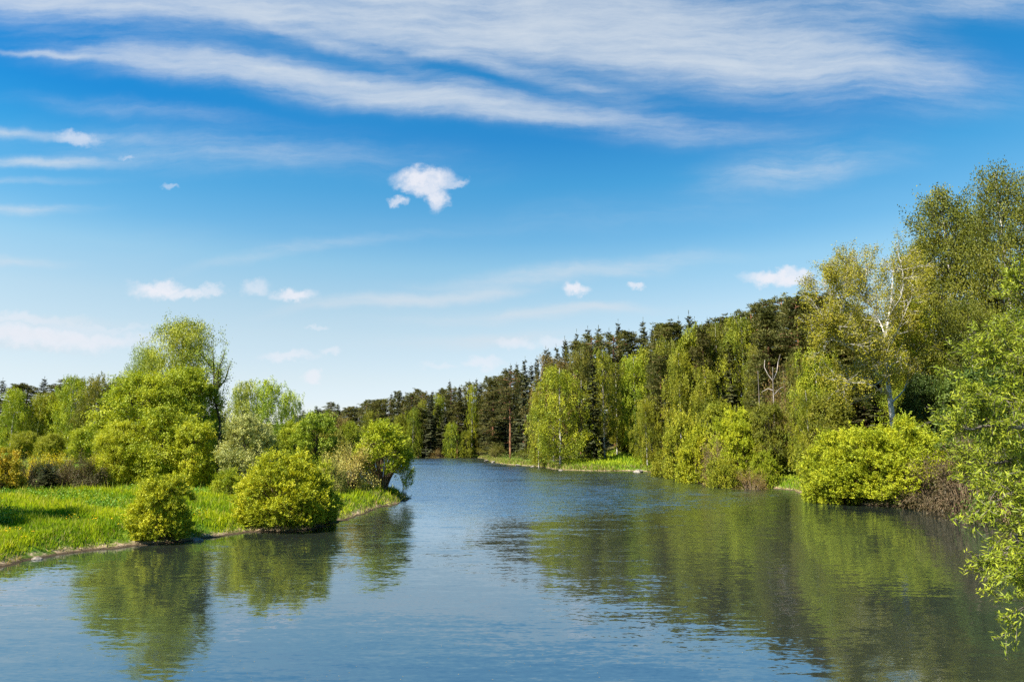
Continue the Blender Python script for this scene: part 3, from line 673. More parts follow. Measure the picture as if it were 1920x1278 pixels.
# front rank along the far shore, left of the orange pine
x = 742; k = 0
while x < 948:
    D = ip([(740, 345), (905, 342), (925, 290), (950, 272)], x) * R0.uniform(1.0, 1.04); top = ip(RID, x) + R0.uniform(28, 55)
    key = R0.choice(['sp1', 'sp2', 'sp3', 'sp4', 'pn4', 'pn1'])
    isp = key[0] == 's'
    spot(key, x, top, R0.uniform(8, 10) * F / D, D, jit(DSPR if isp else PIN), '%s in the waterside rank of the far shore, %s from the left' % ('dark spruce' if isp else 'olive pine', ORD[k]), 'spruce' if isp else 'pine', 'conifers along the far waterline')
    x += R0.uniform(10, 15); k += 1
BG = 'birches and broadleaf trees of the far wood'
T = [  # key, px, top, width px, D, colour, label, category
 ('bl2', 600, 800, 60, 250, OLV, 'olive rounded tree low behind the spit, left of the reddish one', 'tree'),
 ('bl1', 625, 776, 55, 300, BRN, 'reddish brown budding tree on the shore behind the spit', 'tree'),
 ('bl3', 652, 790, 44, 300, YG2, 'bright green round tree between the reddish tree and the spit tree', 'tree'),
 ('wb1', 690, 768, 34, 345, LG, 'light green birch against dark conifers behind the spit tree', 'birch'),
 ('bl1', 752, 778, 34, 338, LG, 'pale green tree on the far shore just right of the spit tree', 'tree'),
 ('wb1', 775, 765, 34, 336, YG2, 'yellow green birch beside the first dark spruce of the far shore', 'birch'),
 ('sp1', 808, 741, 32, 334, DSPR, 'tall pointed dark spruce rising above the far waterline', 'spruce'),
 ('wb2', 790, 750, 30, 352, LG, 'slim green birch immediately left of the tall pointed spruce', 'birch'),
 ('wb4', 822, 740, 26, 352, YG2, 'slim yellow green birch immediately right of the tall pointed spruce', 'birch'),
 ('wb4', 846, 792, 34, 332, YG2, 'small yellow green birch leaning over the end of the lake', 'birch'),
 ('lo2', 885, 722, 24, 336, YG, 'slender pale birch with a long white trunk above the far bank', 'birch'),
 ('bl2', 875, 808, 26, 330, LG, 'small pale green tree at the foot of the slender white birch', 'tree'),
 ('sb1', 905, 835, 34, 330, OLV, 'low olive shrub on the bare far bank beside the white birch', 'shrub'),
 ('sb2', 820, 840, 36, 332, BRN, 'rusty brown shrub on the bare bank at the end of the lake', 'shrub'),
 ('wb4', 905, 742, 26, 340, OLV, 'olive birch between the slender white birch and the orange pine', 'birch'),
 ('pn4', 925, 712, 46, 275, PIN, 'bushy pine left of the pine with the orange trunk', 'pine'),
 ('pn3', 957, 692, 60, 236, PIN, 'tall pine with a long bare orange trunk at the water edge', 'pine'),
 ('sp3', 985, 676, 44, 218, DSPR, 'broad dark spruce right of the orange trunked pine', 'spruce'),
 ('sp2', 1008, 690, 40, 200, DSPR, 'dark spruce just left of the yellow weeping birch', 'spruce'),
 ('sb1', 932, 830, 34, 255, OLV, 'small shrub on the rocks left of the orange trunk', 'shrub'),
 ('sb1', 985, 838, 34, 215, MG, 'green shrub on the bank right of the orange trunk', 'shrub'),
 ('wb3', 1038, 668, 92, 182, BRN, 'broad birch with brownish young leaves behind the yellow weeping birch', 'birch'),
 ('wb1', 1090, 652, 66, 186, OLV, 'olive birch on the slope between the brownish birch and the green one', 'birch'),
 ('wb3', 1050, 690, 112, 160, YG2, 'large yellow weeping birch hanging over the water by the clearing', 'birch'),
 ('wb2', 1010, 735, 46, 172, LG, 'light green birch at the left edge of the yellow weeping birch', 'birch'),
 ('lo1', 1132, 655, 82, 166, LG, 'tall green birch with a white trunk behind the grassy clearing', 'birch'),
 ('lo2', 1156, 680, 52, 172, MG, 'darker birch with a pale trunk right of the tall green birch', 'birch'),
 ('wb4', 1192, 668, 66, 168, YG2, 'yellowish birch standing above the right half of the clearing', 'birch'),
 ('wb2', 1212, 748, 62, 148, LG, 'green weeping birch at the right end of the grassy clearing', 'birch'),
 ('bl1', 1175, 800, 60, 174, LG, 'low bright tree at the back of the grassy clearing', 'tree'),
 ('sp3', 1118, 805, 44, 168, DSPR, 'small dark spruce in the shade behind the clearing', 'spruce'),
 ('wb1', 1250, 636, 76, 152, MG, 'green weeping birch left of the reddish pine trunk', 'birch'),
 ('pn2', 1240, 665, 52, 150, PIN, 'pine with a reddish trunk showing between the weeping birches', 'pine'),
 ('sp3', 1262, 710, 50, 144, DSPR, 'shaded brown spruce below the tall weeping birches', 'spruce'),
 ('bl2', 1302, 618, 84, 146, LG, 'tall leafy tree with rounded clumps, second from the left among the hill birches', 'tree'),
 ('wb1', 1346, 606, 76, 142, MG, 'dark green weeping birch in the middle of the hill birches', 'birch'),
 ('wb3', 1396, 594, 98, 136, LG, 'broadest weeping birch of the hill, left of the dead forked tree', 'birch'),
 ('wb2', 1275, 660, 74, 140, LG, 'light green birch filling the gap left of the second hill birch', 'birch'),
 ('bl1', 1205, 655, 80, 176, LG, 'soft green tree behind the yellowish birch above the clearing', 'tree'),
 ('wb1', 1430, 640, 60, 128, OLV, 'olive birch between the broadest hill birch and the pines', 'birch'),
 ('wb4', 1325, 690, 66, 130, LG, 'lower weeping birch in front of the dark green one', 'birch'),
 ('sp2', 1224, 668, 46, 156, SPR, 'dark spruce showing between the yellowish birch and the weeping one', 'spruce'),
 ('pn4', 1322, 612, 50, 140, PIN, 'dark pine showing between the second and third hill trees', 'pine'),
 ('sp1', 1372, 640, 44, 134, SPR, 'dark spruce showing left of the broadest weeping birch', 'spruce'),
 ('sp4', 1112, 668, 40, 160, SPR, 'dark spruce between the large weeping birch and the tall green one', 'spruce'),
 ('pn4', 1445, 578, 66, 122, PIN, 'bushy olive pine right behind the forked dead tree', 'pine'),
 ('pn2', 1500, 556, 72, 116, PIN, 'tall olive pine on the hill left of the big white birch', 'pine'),
 ('pn4', 1540, 610, 64, 108, PIN, 'dark pine half hidden by the left limbs of the white birch', 'pine'),
 ('sb2', 1470, 690, 74, 108, BRN, 'brown leafless looking thicket right of the forked dead tree', 'thicket'),
 ('bl2', 1350, 755, 60, 124, LG, 'round green tree on the slope under the hill birches', 'tree'),
 ('bl2', 1442, 756, 66, 93, MG, 'green sapling at the foot of the dead forked tree', 'tree'),
]
for t_ in T:
    key, px, top, wp, D, c, lab, cat = t_
    c = tuple(q * .76 for q in c) if c[1] > .12 else c
    spot(key, px, top, wp, D, jit(c, .10), lab, cat, BG if cat in ('birch', 'tree') else 'conifers and shrubs of the far wood')

# right-bank shrubs and nearer trees
SG = 'shrubs on the right bank'
S_ = [
 ('sh1', 1284, 772, 84, 112, (.30, .32, .02), 'tall yellow green willow shrub at the left of the bank shrubs', 'shrub'),
 ('sh2', 1308, 798, 86, 100, YG, 'rounded bright willow shrub leaning over the water, left of the middle', 'shrub'),
 ('sh3', 1252, 836, 62, 120, LG, 'low willow shrub just right of the grassy clearing', 'shrub'),
 ('shb', 1382, 768, 112, 96, YG, 'large domed bright willow shrub in the middle of the bank', 'shrub'),
 ('sb1', 1440, 775, 90, 98, OLV, 'tan twiggy shrub behind the large domed shrub', 'shrub'),
 ('sb2', 1342, 818, 60, 94, (.20, .13, .06), 'bare reddish twig shrub between the two domed shrubs', 'shrub'),
 ('sh1', 1355, 856, 64, 88, LG, 'low shrub trailing into the water in front of the red twigs', 'shrub'),
 ('sb2', 1408, 874, 62, 84, BRN, 'bare grey brown brush lying at the waterline', 'shrub'),
 ('sh2', 1432, 846, 50, 87, YG2, 'low willow shrub left of the grassy slope', 'shrub'),
 ('sb1', 1522, 880, 40, 67, YG2, 'small shrub at the water between the grassy slope and the great shrub', 'shrub'),
]
for key, px, top, wp, D, c, lab, cat in S_: spot(key, px, top, wp, D, jit(tuple(q * .86 for q in c), .10), lab, cat, SG)
NB = 'tall trees on the near right bank'
N_ = [
 ('lo1', 1500, 660, 70, 98, OLV, 'yellowish olive birch left of the big white birch', 'birch'),
 ('wb4', 1535, 655, 92, 86, YG2, 'drooping yellow birch hanging left of the white birch', 'birch'),
 ('wb2', 1515, 730, 74, 84, LG, 'green birch low on the slope above the dark hollow', 'birch'),
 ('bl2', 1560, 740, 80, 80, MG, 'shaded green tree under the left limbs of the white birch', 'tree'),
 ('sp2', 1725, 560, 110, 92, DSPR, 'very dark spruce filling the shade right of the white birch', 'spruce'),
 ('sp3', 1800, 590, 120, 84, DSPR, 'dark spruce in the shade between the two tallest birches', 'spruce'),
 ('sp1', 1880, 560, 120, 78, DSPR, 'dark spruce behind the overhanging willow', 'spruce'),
 ('sp3', 1640, 640, 110, 98, DSPR, 'dark spruce right behind the fork of the white birch', 'spruce'),
 ('pn4', 1600, 600, 80, 110, PIN, 'olive pine showing between the limbs of the white birch', 'pine'),
 ('lo2', 1712, 500, 74, 96, OLV, 'olive green birch rising between the white birch and the tall one', 'birch'),
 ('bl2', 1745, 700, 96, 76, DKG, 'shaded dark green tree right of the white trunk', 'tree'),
 ('bl1', 1560, 800, 60, 76, MG, 'green undergrowth tree left of the great shrub', 'tree'),
]
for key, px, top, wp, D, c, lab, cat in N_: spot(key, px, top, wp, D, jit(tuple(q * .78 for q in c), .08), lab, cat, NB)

# tall open-crowned birches on the right
proto('tall1', weeping(101, 26, 9.5, z0=.16, nc=110, strands=15, per=30, lf=(.20, .12), dl=.5, jit=.20), 26, 9.5)
proto('tall2', weeping(102, 26, 9, z0=.2, nc=95, strands=14, per=28, lf=(.20, .11), dl=.5, jit=.22), 26, 9)
for key, px, top, wp, D, c, lab, rot, mid in [
 ('tall1', 1735, 455, 110, 90, (.19, .20, .016), 'olive birch filling the gap right of the white birch top', 2.2, 600),
 ('tall1', 1782, 360, 150, 84, (.165, .175, .014), 'tall olive green birch with a narrow top, left of the tallest', .3, 520),
 ('tall2', 1890, 318, 150, 78, (.15, .16, .014), 'tallest tree of the picture, a feathery birch at the right edge', 1.2, 520),
 ('tall2', 1838, 400, 100, 90, (.17, .185, .015), 'thin birch between the two tallest trees of the right bank', 2.6, 520),
 ('tall1', 1985, 330, 160, 80, OLV, 'birch cut by the right edge of the picture', 2.0, 520),
 ('tall1', 1700, 560, 110, 82, YG2, 'yellow green birch directly right of the white birch crown', 4.0, 640),
 ('tall2', 1820, 560, 130, 74, (.14, .155, .013), 'lower birch in front of the tallest trees', 5.1, 640)]:
    spot(key, px, top, wp, D, jit(tuple(q * .82 for q in c), .06), lab, 'birch', NB, rot, mid=mid)

# the big white birch: limbs drawn in three dimensions
def hero_birch():
    r = np.random.default_rng(7); D = 76.0
    b0 = at(1676, 815, D); gx_, gy_ = b0[0], D; z0 = gz(gx_, gy_)
    root = bpy.data.objects.new('birch_tree', None); C.objects.link(root); root.location = (gx_, gy_, z0)
    tag(root, 'large white trunked birch with forked pale limbs and thin yellow leaves', 'birch', NB)
    def P_(px, py, dz=0): q = at(px, py, D + dz); return q - np.array([gx_, gy_, z0])
    tw = Wood(); lv = Leaves(r); twigs = []
    tr = [np.array([0, 0, -.3]), P_(1673, 780), P_(1668, 740, .2), P_(1663, 700, .3), P_(1661, 655, .5), P_(1664, 610, 1.0), P_(1672, 560, 1.2), P_(1674, 510, 1.4)]
    tw.tube(tr, [.36, .30, .26, .22, .17, .13, .08, .03], 10)
    limbs = [[(1664, 715, 0), (1645, 668, -2), (1612, 625, -3.5), (1580, 585, -4), (1552, 545, -4.5), (1545, 528, -4.6)],
             [(1664, 640, .3), (1650, 605, 3), (1634, 575, 4), (1622, 540, 5), (1625, 505, 5)],
             [(1668, 745, 0), (1652, 720, -1.5), (1640, 690, -3), (1632, 655, -4)],
             [(1661, 660, .2), (1685, 620, 2), (1700, 580, 3), (1712, 535, 3.4)],
             [(1669, 760, 0), (1700, 725, 2), (1722, 700, 3), (1735, 670, 4)],
             [(1612, 625, -3.5), (1585, 625, -5), (1562, 612, -6), (1545, 608, -6.5)],
             [(1645, 668, -2), (1600, 655, -5), (1570, 640, -6.5), (1550, 640, -7)],
             [(1668, 740, 0), (1630, 722, -3), (1600, 712, -5), (1575, 716, -6)],
             [(1663, 600, 1), (1690, 560, -2), (1695, 520, -3), (1690, 490, -3)],
             [(1634, 575, 4), (1600, 540, 4), (1590, 510, 4.5), (1592, 490, 4.6)],
             [(1580, 585, -4), (1584, 550, -3), (1592, 520, -2.5)],
             [(1666, 690, 0), (1690, 670, 4), (1705, 640, 6)]]
    for L in limbs:
        pts = np.array([P_(*q) for q in L]); k = len(pts)
        t = np.linspace(0, 1, k * 3); pp = np.column_stack([np.interp(t, np.linspace(0, 1, k), pts[:, j]) for j in range(3)]); pp[1:-1] += r.normal(0, .07, (len(pp) - 2, 3))
        tw.tube(pp, np.linspace(.10, .025, len(pp)), 6)
        for j in range(3, len(pp)):
            for _ in range(2):
                d = unit(rdir(r, 1)[0] + (0, 0, .45) + .4 * unit(pp[j] - pp[j - 1]))
                grow(r, tw, pp[j], d, r.uniform(1.6, 3.2), .035, 2, twigs, (5, 4), .2, .16, .8, .5, 5, .25, 4)
    for j in range(4, 8):
        for _ in range(3): grow(r, tw, tr[j], unit(rdir(r, 1)[0] + (0, 0, .3)), r.uniform(1.8, 3.4), .04, 2, twigs, (5, 4), .2, .16, .8, .5, 5, .25, 4)
    twl = [t_ for t_ in twigs if r.uniform() < .93]
    dress(r, lv, twl, 12, (.17, .11), .22, .55)
    link('trunk', tw.mesh('white_birch_trunk'), root, 'bark_birch')
    cr = link('crown', lv.mesh('white_birch_crown'), root, 'leaf'); cr.color = (0.27, 0.25, 0.018, 1)
hero_birch()

# dead bleached trees
def snag(px, D, pts, rad, lab):
    b0 = at(px, pts[0][1], D); z0 = gz(b0[0], D)
    root = bpy.data.objects.new('dead_tree', None); C.objects.link(root); root.location = (b0[0], D, z0)
    tag(root, lab, 'dead tree', 'bleached dead trees on the slope')
    o = np.array([b0[0], D, z0]); w_ = Wood(); r = np.random.default_rng(int(px))
    main = [at(a, b, D) - o for a, b in pts]; main.insert(0, np.array([0, 0, -.2]))
    w_.tube(main, np.linspace(rad, rad * .4, len(main)), 7)
    return root, o, w_, r
rt, o_, w_, r_ = snag(1422, 103, [(1424, 770), (1423, 735), (1421, 695)], .10, 'straight bleached dead trunk snapped off at the top')
for z_ in (2.5, 4, 5): w_.tube([np.array([0, 0, z_]), np.array([r_.uniform(-1, 1), r_.uniform(-1, 1), z_ + .3])], [.05, .02], 4)
link('trunk', w_.mesh('dead_trunk'), rt, 'wood_bleached')
rt, o_, w_, r_ = snag(1450, 101, [(1451, 760), (1450, 730), (1449, 710), (1449, 688)], .12, 'forked bleached dead tree with two raised limbs and a stub')
for L in ([(1450, 715), (1440, 702), (1433, 688), (1434, 675)], [(1450, 712), (1457, 695), (1459, 678), (1463, 664)], [(1450, 732), (1440, 728), (1428, 735)], [(1451, 740), (1462, 728), (1470, 724)]):
    w_.tube([at(a, b, 101 + i * .4) - o_ for i, (a, b) in enumerate(L)], np.linspace(.08, .035, len(L)), 6)
link('trunk', w_.mesh('dead_fork'), rt, 'wood_bleached')
rt, o_, w_, r_ = snag(799, 339, [(799, 855), (799, 830), (798, 806)], .2, 'short broken white trunk at the end of the lake')
link('trunk', w_.mesh('dead_stub'), rt, 'wood_bleached')

# great shrub in front of the white birch
proto('great', bush(80, 7, 12, lumps=165, sprigs=52, per=21, lf=(.135, .085), rcf=.078, inner=2200, sl=.38), 7, 12)
spot('great', 1640, 792, 236, 63, (.33, .365, .016), 'great bright willow shrub below the white birch', 'shrub', SG, .5, mid=870)
spot('shb', 1560, 838, 110, 64, (.31, .35, .016), 'bright shrub forming the left shoulder of the great shrub', 'shrub', SG, .9, mid=880)
spot('shn', 1705, 780, 90, 67, YG2, 'small green shrub behind the right side of the great shrub', 'shrub', SG, .9, mid=850)
spot('sb2', 1745, 850, 110, 57, (.10, .075, .03), 'brown twig thicket at the right foot of the great shrub', 'thicket', SG, .1, mid=890)  # dark brown twigs, darkened further to paint in the shady interior
spot('sb2', 1810, 800, 140, 50, (.08, .06, .025), 'bare brown thicket in the shade behind the overhanging willow', 'thicket', SG, .7, mid=890)  # the shade behind the willow is put into this brown too
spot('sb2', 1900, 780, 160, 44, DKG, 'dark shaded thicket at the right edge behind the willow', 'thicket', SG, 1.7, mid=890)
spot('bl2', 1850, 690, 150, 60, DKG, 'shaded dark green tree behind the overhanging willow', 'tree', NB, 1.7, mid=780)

# ================================================================== left bank
LGp = 'trees behind the left meadow'
x = -30; k = 0
while x < 260:
    D = R0.uniform(178, 195); isp = R0.random() < .35
    spot('sp%d' % R0.randint(1, 4) if isp else 'pn%d' % R0.randint(1, 4), x, 712 + R0.uniform(-3, 12), (44 if isp else 56), D, jit(DSPR if isp else PIN), '%s, %s conifer from the left along the back of the meadow wood' % ('dark spruce' if isp else 'olive pine', ORD[k]), 'spruce' if isp else 'pine', 'conifers behind the meadow')
    x += R0.uniform(20, 30); k += 1
L_ = [
 ('wb2', 24, 728, 62, 148, YG2, 'light green birch at the left edge behind the meadow', 'birch'),
 ('wb4', 72, 738, 50, 150, LG, 'mid green birch second from the left behind the meadow', 'birch'),
 ('bl2', 103, 736, 50, 152, LG, 'short rounded tree left of the tall round birch', 'tree'),
 ('wb3', 132, 706, 72, 146, YG2, 'tall round bright birch in the middle of the meadow row', 'birch'),
 ('wb1', 178, 703, 66, 144, OLV, 'brownish drooping birch with thin white trunks', 'birch'),
 ('wb2', 215, 708, 60, 146, LG, 'green birch touching the left side of the broad maple clump', 'birch'),
 ('bl1', 155, 800, 46, 138, YG2, 'low leafy tree in front of the brownish birch', 'tree'),
 ('bl3', 45, 808, 50, 140, LG, 'low green tree in front of the two leftmost birches', 'tree'),
 ('bl3', 95, 812, 44, 138, LG, 'low dark green tree in front of the tall round birch', 'tree'),
 ('wb4', 240, 715, 50, 150, LG, 'light birch mostly hidden by the broad clump', 'birch'),
]
for key, px, top, wp, D, c, lab, cat in L_: spot(key, px, top, wp, D, jit(c, .06), lab, cat, LGp)
HG = 'thicket along the back of the meadow'
for key, px, top, wp, D, c, lab in [
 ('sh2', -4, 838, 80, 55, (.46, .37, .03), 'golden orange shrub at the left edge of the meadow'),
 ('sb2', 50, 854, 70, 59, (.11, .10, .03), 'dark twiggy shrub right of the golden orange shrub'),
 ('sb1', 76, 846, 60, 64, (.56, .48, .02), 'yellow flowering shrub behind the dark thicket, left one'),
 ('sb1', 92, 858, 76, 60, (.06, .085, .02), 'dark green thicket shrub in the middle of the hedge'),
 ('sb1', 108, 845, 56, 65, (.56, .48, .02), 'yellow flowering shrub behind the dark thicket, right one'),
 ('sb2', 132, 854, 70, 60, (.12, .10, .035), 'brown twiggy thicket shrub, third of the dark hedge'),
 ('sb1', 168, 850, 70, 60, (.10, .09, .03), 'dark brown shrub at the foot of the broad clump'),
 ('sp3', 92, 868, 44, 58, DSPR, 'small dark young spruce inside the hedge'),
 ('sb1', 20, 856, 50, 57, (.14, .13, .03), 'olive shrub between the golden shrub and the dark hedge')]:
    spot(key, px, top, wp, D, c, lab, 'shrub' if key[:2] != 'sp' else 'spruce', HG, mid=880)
MC = 'tree clump on the left bank'
for key, px, top, wp, D, c, lab, rot, mid in [
 ('big1', 262, 700, 150, 66, YG2, 'broad yellow green tree, the left half of the big clump', .2, 800),
 ('big2', 345, 690, 130, 69, YG2, 'broad yellow green tree in the middle of the big clump', 1.9, 800),
 ('big1', 225, 790, 90, 62, YG, 'lower bright tree at the left foot of the big clump', 3.3, 850),
 ('bl2', 364, 790, 74, 61, YG, 'small domed tree in front of the tall willow trunks', .6, 850),
 ('bl1', 310, 760, 110, 62, YG2, 'bushy lower tree below the middle of the big clump', 2.6, 850),
 ('wb2', 452, 716, 84, 86, (.34, .38, .05), 'pale green tree right of the slender dark stem', 2.2, 800),
 ('wb2', 500, 712, 92, 104, (.30, .37, .02), 'drooping bright birch on the right shoulder of the clump', .1, 800),
 ('wb1', 540, 732, 56, 108, (.30, .37, .02), 'drooping thin birch at the right end of the clump top', 1.1, 800),
 ('bl1', 465, 778, 100, 61, (.36, .38, .11), 'greyish pale tree in front of the drooping birch', 2.9, 850),
 ('sh3', 428, 876, 58, 56, YG2, 'small shrub in the grass left of the domed waterside bush', .2, 905),
 ('bl2', 592, 772, 84, 66, (.24, .30, .02), 'mid green leaning tree behind the domed waterside bush', 1.2, 860),
 ('bl1', 545, 790, 76, 74, YG2, 'light green tree between the grey pale tree and the leaning one', .2, 860),
 ('bl3', 620, 800, 60, 84, (.28, .28, .03), 'olive tree between the leaning tree and the tan shrub', .2, 850),
 ('sb1', 655, 826, 104, 64, (.40, .35, .08), 'tan sparse shrub next to the multi stemmed tree', 1.2, 890),
 ('sb1', 620, 850, 60, 60, (.26, .27, .05), 'low olive tan shrub at the waterside left of the tan one', .2, 900),
 ('bl3', 400, 770, 74, 80, LG, 'shaded green tree behind the slender dark stem', .2, 850)]:
    cat = 'shrub' if key[0] == 's' else ('birch' if key[0] == 'w' else 'tree')
    spot(key, px, top, wp, D, jit(c, .04), lab, cat, MC, rot, mid=mid)
WB = 'bushes at the left waterline'
spot('shn', 303, 878, 100, 37.5, YG, 'upright bright bush at the water edge below the big clump', 'bush', WB, .4, mid=950)
spot('shb', 540, 846, 172, 43.5, YG, 'wide domed bright bush hanging over the water', 'bush', WB, 2.4, mid=920)
spot('shn', 600, 880, 66, 46.5, YG2, 'small bush leaning on the right side of the domed waterside bush', 'bush', WB, 1.4, mid=930)

# tall willow above the clump, slender stem, spit tree
proto('willow', weeping(111, 21, 9.5, z0=.5, nc=80, strands=14, per=30, lf=(.22, .09), dl=.4, jit=.22, wood='bark_dark', kind='willow_tree'), 21, 9.5)
spot('willow', 342, 597, 122, 76, (.30, .335, .03), 'tall open grey green willow rising above the big clump', 'willow', MC, 2.1, mid=680)
spot('willow', 272, 648, 72, 79, (.27, .33, .05), 'thin pale willow crown showing left of the tallest willow', 'willow', MC, 4.1, mid=700)
proto('slim', norm(multistem(112, 17, 3.6, 1, (9, 5), 34, (.18, .09), .2, 'slender_tree', 'bark_dark', up=.8, splay=.08, rad=.12, z_bare=.72, shrink=.3), 17, 3.6), 17, 3.6)
spot('slim', 418, 650, 58, 70, (.22, .29, .03), 'slender dark stem with a thin tuft of leaves at the top', 'tree', MC, .5, mid=760)
proto('spit', bush(113, 8.5, 6.8, lumps=84, sprigs=30, per=16, lf=(.14, .09), rcf=.10, inner=240, sl=.38, zlo=.30, kind='multistem_tree', wood='twig_tan'), 8.5, 6.8)
spot('spit', 716, 786, 116, 67, (.33, .38, .018), 'multi stemmed bright tree standing alone on the tip of the spit', 'tree', 'trees on the spit', 1.0, mid=850)
proto('sapling', norm(multistem(114, 3, 1.8, 4, (5, 3), 16, (.12, .07), .08, 'sapling', 'bark_grey', up=.3, splay=.5, rad=.05, z_bare=.3, shrink=.45), 3, 1.8), 3, 1.8)
spot('sapling', 757, 868, 34, 66, (.32, .37, .03), 'thin twiggy sapling at the very tip of the spit', 'sapling', 'trees on the spit', 1.0, mid=900)

# a tree beyond the left edge: only its shade falls on the meadow
plant(PROTO['bl2'], -35.0, 36.2, 10, 8, YG2, 'broadleaf tree just beyond the left edge that shades the meadow corner', 'tree', 'trees beyond the left edge')

# ================================================================== overhanging willow, near right
def near_willow():
    r = np.random.default_rng(19); bx, by = 15.2, 14.2; z0 = gz(bx, by)
    root = bpy.data.objects.new('willow_tree', None); C.objects.link(root); root.location = (bx, by, z0)
    tag(root, 'near willow leaning over the water at the right edge with long narrow leaves', 'willow')
    O = np.array([bx, by, z0]); tw = Wood(); lv = Leaves(r); twigs = []
    tw.tube([np.array([0, 0, -.4]), np.array([-.1, .1, .8]), np.array([-.35, .0, 1.8]), np.array([-.6, -.1, 2.8])], [.3, .25, .2, .15], 9)
    def P_(px, py, D): return at(px + 42, py + 8, D) - O
    limbs = [[(-.5, -.1, 2.6), P_(1935, 640, 14), P_(1895, 560, 13.6), P_(1885, 540, 13.5)], [(-.5, 0, 2.4), P_(1930, 700, 13.5), P_(1870, 660, 13), P_(1800, 660, 12.8)],
             [(-.4, 0, 2.2), P_(1930, 760, 13.2), P_(1860, 740, 12.6), P_(1790, 735, 12.3)], [(-.4, 0, 2.0), P_(1925, 800, 12.8), P_(1860, 790, 12.2), P_(1785, 800, 12)],
             [(-.4, 0, 2.0), P_(1930, 840, 13.4), P_(1870, 850, 13.2), P_(1800, 870, 13.2)], [(-.3, 0, 1.6), P_(1940, 900, 12.5), P_(1890, 915, 12.0), P_(1815, 935, 11.8)],
             [(-.3, 0, 1.5), P_(1950, 940, 12.8), P_(1895, 985, 12.6), P_(1850, 1030, 12.6)], [(-.3, 0, 1.5), P_(1960, 1000, 12.5), P_(1920, 1080, 12.2), P_(1875, 1130, 12.1)],
             [(-.4, 0, 2.3), P_(1950, 700, 15), P_(1900, 620, 15.4), P_(1860, 610, 15.6)], [(-.4, 0, 2.0), P_(1960, 850, 15), P_(1900, 830, 15.2), P_(1840, 850, 15.4)],
             [(-.3, 0, 1.5), P_(1950, 960, 11.6), P_(1925, 1000, 11.2), P_(1880, 1035, 11.2)]]
    for a in range(14):          # the landward half of the crown
        an = r.uniform(-1.1, 1.9); Lr = r.uniform(2.2, 4.2); e_ = np.array([-.3 + Lr * math.cos(an), Lr * math.sin(an), r.uniform(2.2, 6.0)])
        limbs.append([(-.4, 0, r.uniform(1.4, 2.6)), tuple((np.array([-.4, 0, 2.2]) + e_) / 2 + (0, 0, .5)), tuple(e_)])
    for i, L in enumerate(limbs):
        pts = np.array([np.array(q, float) for q in L]); k = len(pts); t = np.linspace(0, 1, 16)
        pp = np.column_stack([np.interp(t, np.linspace(0, 1, k), pts[:, j]) for j in range(3)]); pp[1:] += np.cumsum(r.normal(0, .02, (15, 3)), 0)
        tw.tube(pp, np.linspace(.075, .016, 16), 6)
        for j in range(3, 16):
            for _ in range(3 if (i not in (7,) and j > 5) else 2):
                base = unit(pp[j] - pp[j - 1]); d = unit(rdir(r, 1)[0] + base * .9 + (0, 0, .25))
                grow(r, tw, pp[j], d, r.uniform(.3, .7), .009, 1, twigs, (5,), .1, .16, .8, .55, 5, .2, 3)
    dress(r, lv, twigs, 17, (.105, .022), .042, 0, .5, True)
    link('trunk', tw.mesh('near_willow_trunk'), root, 'bark_grey')
    cr = link('crown', lv.mesh('near_willow_crown'), root, 'leaf'); cr.color = (0.22, 0.265, 0.018, 1)
    print('near willow leaves', lv.count())
near_willow()

# ================================================================== ground cover
def scatter(n_, region, hrange, wd, seed, name, color, label, flowers=False):
    r = np.random.default_rng(seed)
    x0, x1, y0, y1 = region
    # uniform in picture-like density: distance drawn by 1/y so that near grass is denser
    y = 1 / r.uniform(1 / y1, 1 / y0, n_ * 3); x = y * r.uniform(x0, x1, n_ * 3)
    d = shore_d(x, y); cl = wnoise(x, y, 1.1) + wnoise(x, y, 4.0) * .6
    keep = (d > .3 + r.uniform(0, 1.6, len(d))) & (r.uniform(-1.6, 1.0, len(d)) < cl + .35)
    if 'right' in name: keep &= d < 22
    x, y, cl = x[keep][:n_], y[keep][:n_], cl[keep][:n_]
    z = height(x, y); ok_ = z > .06; x, y, z, cl = x[ok_], y[ok_], z[ok_], cl[ok_]; n2_ = len(x)
    P_ = np.column_stack([x, y, z]); lv = Leaves(r)
    h = r.uniform(*hrange, n2_) * (.95 + .6 * np.clip(cl, -1, 1)) * np.clip(y / 45, .75, 3)
    ax = unit(np.array([0, 0, 1.0]) + r.normal(0, .28, (n2_, 3)))
    lv.add(P_ + ax * h[:, None] * .42, ax, rdir(r, n2_) * (1, 1, .2), h, wd * np.clip(y / 40, .8, 3.5), np.clip(.5 + .38 * cl + .3 * wnoise(x, y, .35), 0, 1))
    return link(name, lv.mesh(name), None, 'blade'), P_
g1, gp = scatter(210000, (-.84, -.12, 25, 95), (.16, .46), .045, 5, 'meadow_grass', None, None)
g1.color = (0.23, 0.33, 0.012, 1); tag(g1, 'lush bright green meadow grass on the left bank', 'grass', kind='stuff')
g3, _ = scatter(6500, (-.84, -.12, 28, 80), (.35, .75), .05, 8, 'seeding_grass', None, None)
g3.color = (0.26, 0.29, 0.05, 1); tag(g3, 'taller pale seeding grass in loose patches of the meadow', 'grass', kind='stuff')
g2, _ = scatter(50000, (.07, .42, 75, 190), (.16, .32), .05, 6, 'grass_right', None, None)
g2.name = 'bank_grass'; g2.color = (0.22, 0.32, 0.02, 1); tag(g2, 'short green grass on the right bank and clearing', 'grass', kind='stuff')
